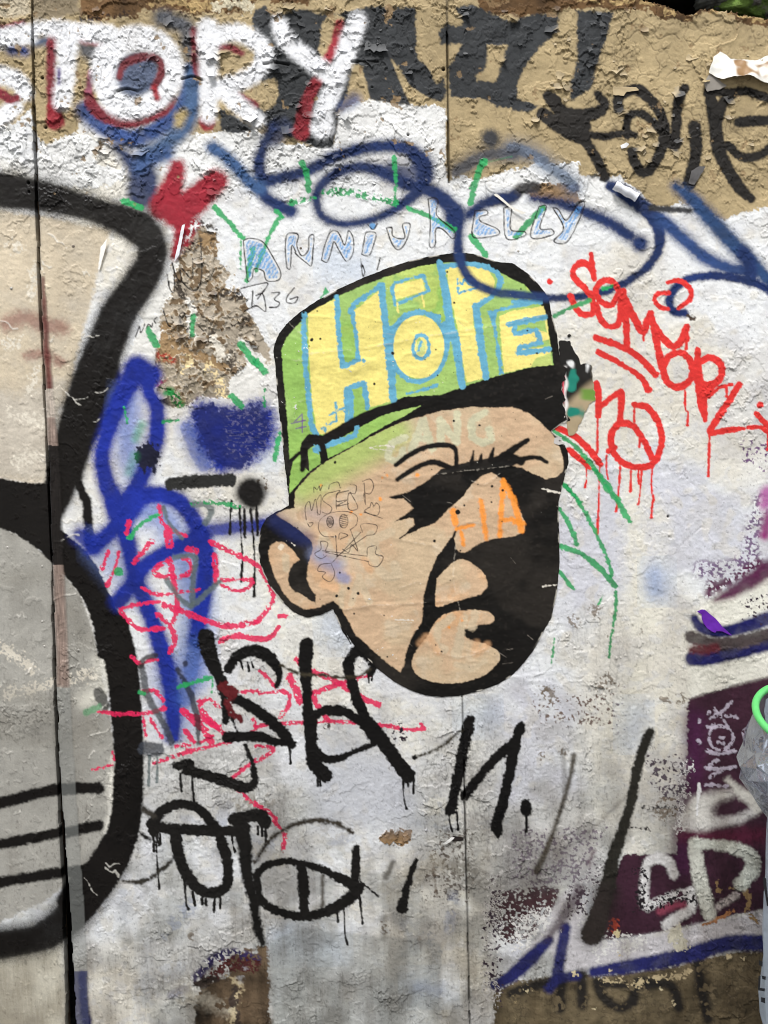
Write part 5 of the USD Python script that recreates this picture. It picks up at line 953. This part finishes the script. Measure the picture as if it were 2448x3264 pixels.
# relief: it follows the wall, with paper grain and creases
ph = wall_h(pc.px, pc.py); ph = ndi.gaussian_filter(ph, 3) * .8 + .0016
ph += .00010 * pc.noise(7, 1.6) + .00012 * pc.noise(18, 2.4) + .0002 * pc.noise(60, 2.5)
for s_, a_ in (('C1 330,260 700,222 1100,150 1659,60', .0007), ('D1 560,900 750,872 900,868 1300,838', .0009), ('C1 190,590 330,560 380,570', .0006), ('C1 910,1075 1300,1025 1659,985', .0007), ('D1 920,440 1050,470 1150,490 1200,525', .0008), ('D1 1380,330 1500,350 1659,400', .0006), ('D1 1300,400 1280,700 1320,900', .0004), ('C1 215,60 330,170', .0008), ('D1 930,760 1050,720', .0005), ('C1 230,300 330,305', .0006), ('D1 1360,1160 1420,1175 1480,1150', .0008), ('D1 1400,70 1490,85 1580,20', .0009), ('B2 0,1070 230,1025', .0006), ('E1 1160,160 1330,190 1500,150', .0005)):
    q, win = pc.reach(curve(rd(s_)), 5); ph[win] += a_ * sstep(-9, 3, q); pc.paint(q - 2 + 1.5 * pc.edge[win], win, (232, 222, 204), soft=3, alpha=.22, rough=1)
for i in range(46):
    x, y = rgp.uniform(860, 1780), rgp.uniform(900, 2150); L = rgp.uniform(8, 40); a = rgp.normal(.3, .5)
    q, win = pc.reach([(x, y), (x + L * math.cos(a), y + L * math.sin(a))], 1.4)
    if q is not None: pc.paint(q, win, (170, 160, 148), soft=2.5, alpha=.45, rough=.5)
for i in range(60):
    x, y = rgp.uniform(860, 1780), rgp.uniform(900, 2150); L = rgp.uniform(20, 110); a = rgp.normal(0, .3)
    q, win = pc.reach(curve([(x + (u - .5) * L * math.cos(a), y + (u - .5) * L * math.sin(a) + rgp.normal(0, 3)) for u in np.linspace(0, 1, 4)]), 4)
    if q is not None: ph[win] += .00045 * sstep(-7, 2, q)
sdp = np.full(pc.shape, -50, np.float32); q, win = pc.inside(OUT); sdp[win] = q
sdp += .6 * pc.edge
rimw = sstep(4.5, 1.5, sdp) * sstep(.7, 1.3, pc.noise(26)); pc.col += (L3((206, 200, 188)) - pc.col) * (.8 * rimw * (sdp > -3))[..., None]
torn = (pc.px > 1780) & (pc.py > 1150) & (pc.py < 1350); sdp += np.where(torn, 4 * pc.noise(9), 0)
gz, gx = np.gradient(ph, pc.step); PN = np.stack([-gx, -np.ones_like(gx), gz], -1); PN /= np.linalg.norm(PN, axis=-1, keepdims=True)
v = np.stack([pc.X, -ph, pc.Z], -1).reshape(-1, 3); I = np.arange(len(v)).reshape(pc.shape)
f1 = np.stack([I[:-1, :-1], I[1:, :-1], I[1:, 1:]], -1).reshape(-1, 3); f2 = np.stack([I[:-1, :-1], I[1:, 1:], I[:-1, 1:]], -1).reshape(-1, 3)
pid = pc.id[:-1, :-1].astype(np.int32).copy(); base_n = len(PTAGS)
for ti in range(1, base_n):
    comp, nc = ndi.label(pc.id[:-1, :-1] == ti); sz = np.bincount(comp.ravel(), minlength=nc + 1); sz[0] = 0
    for kk in np.argsort(-sz)[1:]:
        if sz[kk] >= 60: PTAGS.append(PTAGS[ti]); pid[comp == kk] = len(PTAGS) - 1
        elif sz[kk]: pid[comp == kk] = 0
f = np.vstack([f1, f2]); fid = np.tile(pid.ravel(), 2)
k_ = (sdp.ravel()[f] > 0).any(1); f, fid = f[k_], fid[k_]
V, F, (N_, C_, R_v), src = clip_mesh(v, f, sdp.ravel().astype(float), [PN.reshape(-1, 3), pc.col.reshape(-1, 3), pc.rgh.ravel()])
fid = fid[src]
paste = thing('pasted_paper_head', 'paper cut-out of a frowning man in a green cap lettered HOPE', 'poster', at(1340, 2215, 0))
for ti, (nm_, lab) in enumerate(PTAGS):
    ff = F[fid == ti]
    if len(ff) < 40:
        fid[fid == ti] = 0; continue
    if ti: 
        u, inv = np.unique(ff.ravel(), return_inverse=True); put(paste, nm_, V[u], inv.reshape(-1, 3), MAT_PAPER, N_[u], C_[u], R_v[u], lab)
u, inv = np.unique(F[fid == 0].ravel(), return_inverse=True); put(paste, 'black_ink', V[u], inv.reshape(-1, 3), MAT_PAPER, N_[u], C_[u], R_v[u], PTAGS[0][1])

# ================================================================ loose and torn papers, sticker
def sheet(poly, step=4.0, lift=.002, colf=(230, 228, 222), smooth=False, jag=2.0, seed=1, follow=1.0):
    """A paper cut to the outline poly (photograph pixels); lift(x, y) metres off the wall."""
    rg_ = np.random.default_rng(seed); P = rd(poly) if isinstance(poly, str) else poly
    if smooth: P = curve(np.vstack([P, P[:1]]))[:-1]
    lo, hi = P.min(0) - 8, P.max(0) + 8
    X, Y = np.meshgrid(np.arange(lo[0], hi[0], step), np.arange(lo[1], hi[1], step))
    ins = np.zeros(X.shape, bool); dd = np.full(X.shape, 1e9)
    for k in range(len(P)):
        a, b = P[k], P[(k + 1) % len(P)]; d = b - a; L = max(d @ d, 1e-9)
        t = np.clip(((X - a[0]) * d[0] + (Y - a[1]) * d[1]) / L, 0, 1); dd = np.minimum(dd, np.hypot(X - a[0] - t * d[0], Y - a[1] - t * d[1]))
        if abs(d[1]) > 1e-9: ins ^= ((a[1] > Y) != (b[1] > Y)) & (X < a[0] + (Y - a[1]) * d[0] / d[1])
    sd_ = np.where(ins, dd, -dd) + jag * ndi.gaussian_filter(rg_.standard_normal(X.shape), 1.0) * 1.5
    H = ndi.gaussian_filter(wall_h(X, Y), 1.5) * follow + .0018 + (lift(X, Y) if callable(lift) else lift) + .0002 * ndi.gaussian_filter(rg_.standard_normal(X.shape), 1.2)
    w = at(X, Y); v = np.stack([w[..., 0], -H, w[..., 2]], -1).reshape(-1, 3)
    c = colf(X, Y, rg_) if callable(colf) else np.broadcast_to(lin(colf), X.shape + (3,))
    c = (c * (1 + .05 * ndi.gaussian_filter(rg_.standard_normal(X.shape), 1.0))[..., None]).reshape(-1, 3)
    I = np.arange(len(v)).reshape(X.shape); f = np.vstack([np.stack([I[:-1, :-1], I[1:, :-1], I[1:, 1:]], -1).reshape(-1, 3), np.stack([I[:-1, :-1], I[1:, 1:], I[:-1, 1:]], -1).reshape(-1, 3)])
    f = f[(sd_.ravel()[f] > 0).any(1)]
    V, F, (C,), _ = clip_mesh(v, f, sd_.ravel(), [c]); u, inv = np.unique(F.ravel(), return_inverse=True); V, F, C = V[u], inv.reshape(-1, 3), C[u]
    return V, F, C
def paper(name, label, cat, poly, parent=None, rough=.6, mat=None, plabel=None, **kw):
    V, F, C = sheet(poly, **kw)
    loc = np.zeros(3) if parent is None else None
    m = put(parent, name, V, F, mat or MAT_PAPER, vnormals(V, F), C, np.full(len(V), rough), plabel, loc=loc)
    if parent is None: info(m.GetPrim(), label, cat)
    return m
paper('bird_sticker', 'small violet sticker cut like a bird, on the navy band at the right', 'sticker', 'D2 1195,912 1225,898 1245,899 1262,912 1280,928 1318,958 1345,990 1362,1012 1395,1040 1428,1072 1390,1055 1358,1040 1320,1038 1315,1050 1290,1040 1262,1020 1240,990 1226,955 1226,930', step=2.5, jag=.15, lift=.0004, colf=(104, 44, 164), rough=.35)
def tear(X, Y, rg_):
    q = np.stack([X, Y], -1); x, y = X * 0, Y * 0
    zx, zy = (X - 1632) * ZK, Y * ZK
    br = sstep(0, 40, zx - 1420) * sstep(0, 14, zy - (405 + 20 * np.sin(zx / 40))) * sstep(0, 26, 520 - zy + 14 * np.sin(zx / 25))
    n = ndi.gaussian_filter(rg_.standard_normal(X.shape), 2) * 5
    br = np.clip(br * (1 + n), 0, 1)[..., None]
    return lin((240, 238, 230)) * (1 - br) + lin((150, 118, 82)) * br
paper('torn_paper', 'white torn paper peeling off the ochre paint at the top right corner', 'paper', 'A2 1280,440 1300,380 1340,342 1385,365 1405,385 1480,398 1560,405 1640,370 1700,350 1800,350 1800,585 1659,560 1580,535 1500,510 1420,512 1350,525 1300,500 1265,480', lift=lambda X, Y: .004 + .012 * sstep(190, 260, Y) * sstep(2260, 2330, X) + .006 * np.sin(X / 17.) * sstep(2330, 2400, X), colf=tear, rough=.35, seed=3)
paper('torn_paper', 'grey scrap of paper under the white torn paper at the top right', 'paper', 'A2 1240,540 1280,480 1330,520 1390,560 1340,585 1260,598', lift=.0012, colf=(150, 144, 136), seed=4, rough=.4)
def scrapc(X, Y, rg_):
    zx, zy = (X - 1632) * ZK, (Y - 1000) * ZK
    n = ndi.gaussian_filter(rg_.standard_normal(X.shape), 2) * 80
    c = np.broadcast_to(lin((34, 32, 30)), X.shape + (3,)).copy()
    def mix(m, col): c[:] = c * (1 - m[..., None]) + lin(col) * m[..., None]
    mix(sstep(-40, 40, (zy - 470) + (zx - 480) * .9 + n * .3), (170, 152, 122)); mix(sstep(0, 30, zx - 505) * sstep(420, 380, zy), (176, 166, 150))
    mix(sstep(-30, 20, zx - 455 + n * .3) * sstep(475, 500, zy) * sstep(575, 550, zy + .1 * (500 - zx)), (112, 148, 66))
    mix(sstep(14, -6, np.hypot((zx - 392) / 36, (zy - 425) / 62) * 40 - 34 + n), (36, 130, 112)); mix(sstep(14, -6, np.hypot((zx - 398) / 50, (zy - 640) / 36) * 40 - 36 + n), (30, 126, 108))
    mix(sstep(10, -4, np.abs(zx - 345 - 8 * np.sin(zy / 22)) - 8 + n * .1) * sstep(330, 350, zy) * sstep(700, 660, zy), (232, 226, 222)); mix(sstep(10, -4, np.hypot((zx - 385) / 1.2, zy - 330) - 15 + n * .9), (236, 236, 234)); mix(sstep(10, -4, np.hypot((zx - 490), zy - 335) - 13 + n * .9), (236, 236, 234))
    mix(sstep(6, -4, np.abs((zy - 415) + .1 * (zx - 300)) - 9 + n * .1) * sstep(350, 340, zx), (220, 56, 60)); mix(sstep(6, -4, np.abs(zx - 332) - 5) * sstep(420, 440, zy) * sstep(600, 560, zy), (206, 70, 84))
    return c
paper('poster_scrap', 'torn scrap of an older poster, black and teal, at the tip of the cap brim', 'poster', 'C2 305,170 340,165 372,180 395,225 430,275 438,330 480,322 512,335 518,400 530,470 542,560 498,585 470,640 450,700 425,750 395,795 370,790 362,755 350,690 330,560 325,420 300,330', lift=-.0006, colf=scrapc, jag=4, seed=6)
paper('poster_scrap', 'tiny black chip of paper just above the torn scrap at the brim', 'poster', 'C2 355,145 368,130 385,140 370,158', lift=-.0004, step=2.5, colf=(40, 36, 34), jag=.6, seed=7)
for lab, s_, c_, lf in (('white sliver of curled paper beside the upper bend of the thick black line', 'B0 640,730 655,590 700,535 690,600 665,680 650,735', (238, 236, 230), .006), ('white paper strip hanging below the red forked mark', 'B0 1150,600 1185,450 1205,440 1190,520 1165,640 1130,690', (226, 226, 232), .006), ('folded white paper edge above the pen letters KELLY', 'B1 1540,245 1560,240 1659,330 B2 90,370 60,378 0,345', (228, 224, 214), .007), ('white curled paper edge beside the small hole low on the middle seam', 'F1 1205,152 1270,98 1290,105 1235,148', (240, 238, 234), .008), ('white torn flake with a black edge left of the red letters near the brow', 'C2 275,805 330,795 300,825 350,840 300,850 270,840', (196, 192, 188), .004), ('light patch of peeled paper by the first black tag letter at the top right', 'A2 650,565 800,570 825,590 740,600 720,625 690,620 655,618', (196, 176, 140), .0012), ('grey lifted paper corner at the foot of the slanting black stroke at top right', 'A2 1140,1190 1160,1110 1210,1080 1250,1085 1180,1200', (96, 94, 94), .003), ('white torn corner between the black tag letters at the top right', 'A2 700,948 735,930 755,940 737,962 702,972', (226, 226, 226), .004)):
    paper('paper_flap', lab, 'paper', s_, lift=lambda X, Y, lf=lf: lf * (X - X.min()) / np.ptp(X), colf=c_, step=2.8, jag=.8, seed=len(lab), rough=.4)
paper('paper_flap', 'dark slit of torn paper at the small hole low on the middle seam', 'paper', 'F1 1275,100 1350,112 1362,130 1270,138', lift=-.001, colf=(40, 34, 32), step=2.8, jag=.8, seed=2)
# rolled paper curl
def roll(label, s_, R, col, turns=.85):
    p_ = rd(s_); a, b = at(*p_[0]), at(*p_[1]); ax = (b - a); L = np.linalg.norm(ax); ax /= L; nrm = np.array([0, -1.0, 0]); side = np.cross(ax, nrm); v, f, c = [], [], []
    n, m = 22, 9
    for i in range(m):
        for j in range(n):
            th = -1.5 + 2 * math.pi * turns * j / (n - 1); r_ = R * (1 - .25 * j / n) * (1 + .12 * math.sin(i * 1.7)); o_ = a + ax * L * i / (m - 1) + nrm * (R + r_ * math.sin(th)) - side * r_ * math.cos(th)
            v.append(o_); c.append(lin(col[0]) if j > 8 else lin(col[1]))
    for i in range(m - 1):
        for j in range(n - 1):
            k = i * n + j; f += [[k, k + n, k + n + 1], [k, k + n + 1, k + 1]]
    v, f = np.array(v), np.array(f); mm = put(None, 'paper_curl', v, f, MAT_PAPER, vnormals(v, f), np.array(c), np.full(len(v), .35), loc=np.zeros(3)); info(mm.GetPrim(), label, 'paper')
roll('rolled paper curl, white above and navy below, on the navy sprayed line', 'B2 655,195 800,275', .013, ((236, 238, 244), (30, 44, 90)))

# ================================================================ litter bag on its green ring, in front of the wall
GREEN = plain('green_plastic', (.10, .50, .13), .35, .10, 60, .1, .002, .5)
PIX = .70e-3
bc_ = at(2418 + 150, 2285, -.29); ringR = 150 * PIX
holder = thing('bag_holder', 'bright green ring of a street litter bag holder at the right edge', 'bin', bc_ - [0, 0, 0])
tv, tf = [], []
n, m, tr = 56, 12, .0082
tl_ = math.radians(27)
for i in range(n):
    a = 2 * math.pi * i / n; e1 = np.array([math.cos(a), math.sin(a) * math.cos(tl_), math.sin(a) * math.sin(tl_)]); e2 = np.array([0, -math.sin(tl_), math.cos(tl_)])
    for j in range(m):
        b_ = 2 * math.pi * j / m; tv.append(bc_ + e1 * (ringR + tr * math.cos(b_)) + e2 * tr * math.sin(b_))
for i in range(n):
    for j in range(m):
        a, b_, c_, d_ = i * m + j, ((i + 1) % n) * m + j, ((i + 1) % n) * m + (j + 1) % m, i * m + (j + 1) % m; tf += [[a, b_, c_], [a, c_, d_]]
tv, tf = np.array(tv), np.array(tf); put(holder, 'ring', tv, tf, GREEN, vnormals(tv, tf))
STEEL = plain('grey_post_paint', (.22, .24, .26), .45, .15, 30, .1, .002, .5)
def tube(p0, p1, r, k=14):
    p0, p1 = np.array(p0, float), np.array(p1, float); d = p1 - p0; d /= np.linalg.norm(d); e = np.cross(d, [0.3, 1, .2]); e /= np.linalg.norm(e); g_ = np.cross(d, e)
    v = [p + r * (math.cos(2 * math.pi * i / k) * e + math.sin(2 * math.pi * i / k) * g_) for p in (p0, p1) for i in range(k)] + [p0, p1]
    f = []
    for i in range(k):
        j = (i + 1) % k; f += [[i, j, j + k], [i, j + k, i + k], [2 * k, j, i], [2 * k + 1, i + k, j + k]]
    return np.array(v), np.array(f)
px_ = bc_[0] + ringR + .05
put(holder, 'post', *tube((px_, bc_[1], 0), (px_, bc_[1], bc_[2] + .12), .03), STEEL); put(holder, 'bracket', *tube((bc_[0] + ringR - .002, bc_[1], bc_[2]), (px_, bc_[1], bc_[2]), .011), STEEL)
BAG = usdkit.material(stage, '/World/Looks/clear_bag', {
    'g': ('geometry', {}), 'n': ('noise_texture', {'scale': 45.0, 'detail': 2.0, 'distortion': .8}), 'b': ('bump', {'strength': .35, 'distance': .006}),
    't': ('transparent_bsdf', {'color': (.88, .90, .92)}), 'gl': ('glossy_bsdf', {'color': (.85, .88, .92), 'roughness': .10}), 'm2': ('mix_closure', {'fac': .26}), 'd': ('principled_bsdf', {'base_color': (.13, .145, .165), 'roughness': .16, 'specular_ior_level': 1.0, 'coat_weight': .6, 'coat_roughness': .06}), 'm': ('mix_closure', {'fac': .34})},
    [('g.position', 'n.vector'), ('n.fac', 'b.height'), ('b.normal', 'd.normal'), ('t.BSDF', 'm.closure1'), ('d.BSDF', 'm.closure2'), ('b.normal', 'gl.normal'), ('m.closure', 'm2.closure1'), ('gl.BSDF', 'm2.closure2')], surface='m2.closure')
BAG2 = usdkit.material(stage, '/World/Looks/cloudy_bag', {
    'g': ('geometry', {}), 'n': ('noise_texture', {'scale': 22.0, 'detail': 3.0}), 'b': ('bump', {'strength': .35, 'distance': .008}), 't': ('transparent_bsdf', {'color': (.9, .92, .94)}), 'd': ('principled_bsdf', {'base_color': (.40, .45, .50), 'roughness': .22}), 'm': ('mix_closure', {'fac': .62})},
    [('g.position', 'n.vector'), ('n.fac', 'b.height'), ('b.normal', 'd.normal'), ('t.BSDF', 'm.closure1'), ('d.BSDF', 'm.closure2')], surface='m.closure')
bag = thing('litter_bag', 'clear grey plastic rubbish bag hanging from the green ring', 'rubbish bag', bc_)
w_ = lambda d: (150 - 12 + d) * PIX
prof_c = ([-.004, .02, .05, .085, .12, .15, .185, .215, .235], [w_(4), w_(12), w_(38), w_(58), w_(62), w_(58), w_(28), w_(-12), w_(-26)])
prof_b = ([0, .03, .1, .2, .3, .5, .7, .92], [w_(-14), w_(-18), w_(-28), w_(-26), w_(-20), w_(-10), w_(0), w_(-60)])
def bag_part(name, prof, nz, n, jit, seed, mat=BAG):
    """A crumpled plastic tube: coarse creased facets, then each facet cut finer with the creases kept."""
    rg_ = np.random.default_rng(seed); zmax = prof[0][-1]; zs_ = np.linspace(0, zmax, nz); J = rg_.uniform(-1, 1, (nz, n)); JA = rg_.uniform(-.35, .35, (nz, n)); JZ = rg_.uniform(-.3, .3, (nz, n))
    v, f = [], []
    for i in range(nz):
        for j in range(n):
            a = 2 * math.pi * (j + JA[i, j] * (0 < i < nz - 1) + .5 * (i % 2)) / n; zr = zs_[i] + (JZ[i, j] * zmax / nz if 0 < i < nz - 1 else 0)
            r = float(np.interp(zr, *prof)) * (1 + jit * J[i, j] * min(1, .15 + zr * 12)); k_ = max(0, 1 - zr / .10)
            v.append(bc_ + [r * math.cos(a), r * math.sin(a) * .95, -zr + k_ * math.sin(tl_) * math.sin(a) * r])
    for i in range(nz - 1):
        for j in range(n):
            a, b_, c_, d_ = i * n + j, i * n + (j + 1) % n, (i + 1) * n + (j + 1) % n, (i + 1) * n + j
            f += [[a, c_, b_], [a, d_, c_]] if i % 2 else [[a, d_, b_], [b_, d_, c_]]
    v, f = np.array(v), np.array(f)
    put(bag, name, v[f].reshape(-1, 3), np.arange(3 * len(f)).reshape(-1, 3), mat)
bag_part('bag_cuff', prof_c, 10, 20, .085, 9)
bag_part('bag_body', prof_b, 14, 13, .035, 10, BAG2)
def bag_r(zr, a, prof): return float(np.interp(zr, *prof)) * 1.0
INKM = plain('black_print', (.02, .02, .022), .5, .1, 50, .05, .001, .3)
for poly in ('F2 1628,368 1648,378 1652,450 1660,520 1672,560 1652,556 1640,480 1630,430', 'F2 1600,908 1625,918 1624,950 1600,940', 'F2 1618,1008 1664,1018 1664,1042 1622,1030', 'F2 1598,1010 1612,1010 1606,1100 1594,1098', 'F2 1596,1086 1650,1092 1650,1112 1596,1104', 'F2 1614,1148 1644,1154 1640,1188 1614,1178'):
    P = rd(poly); v = []
    for (qx, qy) in P:
        wc = at(qx, qy, bc_[1]); a = 1.5 * math.pi
        for _ in range(14):                          # where the sight line meets the near side of the bag
            r = bag_r(max(0, bc_[2] - wc[2]), a, prof_b) * 1.045 + .001; a = 2 * math.pi - math.acos(max(-.999, min(.999, (wc[0] - bc_[0]) / r)))
            wc = at(qx, qy, bc_[1] + r * .95 * math.sin(a))
        v.append([wc[0], bc_[1] + r * .95 * math.sin(a), wc[2]])
    v = np.array(v); put(bag, 'printed_mark', v, np.array([[0, i, i + 1] for i in range(1, len(v) - 1)]), INKM)

# ================================================================ what stands around: void, stone, pavement
DARK = plain('void_shade', (.035, .03, .026), .9, .4, 12, .5, .02)  # shade of the void put into a near-black colour
bw_ = thing('void_backing', 'added near-black wall behind the boards, standing in for the shaded void', 'wall', (0, .5, 0)); put(bw_, 'wall_face', *box((-2.2, .5, 0), (2.2, .75, 3.4)), DARK); zcap = zt + .015  # backing added so the openings show black
put(bw_, 'added_cover_slab', *box((-2.2, .036, zcap), (2.2, .499, zcap + .12)), DARK); put(bw_, 'side_cheek', *box((-2.2, .036, 0), (-1.8, .499, zcap - .001)), DARK); put(bw_, 'side_cheek', *box((1.8, .036, 0), (2.2, .499, zcap - .001)), DARK)  # cover added out of view to keep light out of the void
ST = usdkit.material(stage, '/World/Looks/mossy_stone', {'g': ('geometry', {}), 'n': ('noise_texture', {'scale': 26.0, 'detail': 6.0}), 'n2': ('noise_texture', {'scale': 130.0, 'detail': 4.0}),
    'k': ('rgb_ramp', {'ramp': [(.38, (.20, .19, .17)), (.46, (.12, .20, .04)), (.62, (.22, .36, .07)), (.75, (.30, .44, .12))]}), 'b': ('bump', {'strength': .9, 'distance': .01}), 'p': ('principled_bsdf', {'roughness': .9})},
    [('g.position', 'n.vector'), ('g.position', 'n2.vector'), ('n.fac', 'k.fac'), ('n2.fac', 'b.height'), ('k.color', 'p.base_color'), ('b.normal', 'p.normal')], surface='p.BSDF')
SG = plain('grey_stone', (.16, .165, .15), .9, .35, 40, .8, .01)
def rock(c, r, mat, name, label, seed):
    import trimesh
    s = trimesh.creation.icosphere(subdivisions=4); v = s.vertices.copy(); rg_ = np.random.default_rng(seed)
    d = sum(a_ * np.sin(v @ rg_.normal(0, fr, 3) + rg_.uniform(0, 6)) for a_, fr in ((.16, 2), (.10, 4), (.06, 8), (.04, 16), (.03, 26)))
    v = v * (1 + d)[:, None] * r + c; m_ = put(None, name, v, s.faces, mat, vnormals(v, s.faces), loc=np.zeros(3)); info(m_.GetPrim(), label, 'stone')
zr_ = float(at(2400, 8, .08)[2])
rock(at(2410, -22, .10), np.array([.11, .055, .055]), ST, 'mossy_stone', 'green mossy lump above the board edge at the top right corner', 2)
rock(at(2285, 6, .10), np.array([.045, .04, .03]), SG, 'grey_stone', 'small grey stone beside the mossy lump at the top right', 4)
PAVE = plain('pavement_asphalt', (.10, .10, .098), .9, .3, 60, .4, .01)
put(None, 'pavement', np.array([[-30., -30, 0], [30, -30, 0], [30, 30, 0], [-30, 30, 0]]), np.array([[0, 1, 2], [0, 2, 3]]), PAVE, kind='structure', loc=np.zeros(3))

# unseen house added across the street to shade the foot of the wall
FAC = plain('limestone_render', (.40, .37, .32), .9, .12, 4, .3, .02)
GLS = plain('dark_window_glass', (.03, .035, .04), .12, .1, 3, .05, .01, .5)
FRM = plain('white_window_frame', (.6, .6, .57), .6, .05, 10, .05, .01)
hs = thing('added_house', 'unseen pale town house added across the street to shade the wall', 'house', (0, -6.8, 0))
put(hs, 'facade', *box((-16, -12, 0), (16, -6.8, 10.8)), FAC); put(hs, 'cornice', *box((-16, -6.797, 10.2), (16, -6.55, 10.5)), FAC)
for i in range(11):
    for j in range(3):
        x, z = -13.5 + 2.7 * i, 1.2 + 3.1 * j
        wf = put(hs, 'window', *box((x - .62, -6.797, z), (x + .62, -6.72, z + 1.9)), FRM)
        for k in (-1, 1): put(str(wf.GetPath()), 'pane', *box((x + k * .30 - .25, -6.717, z + .08), (x + k * .30 + .25, -6.71, z + 1.82)), GLS, loc=hs.loc)
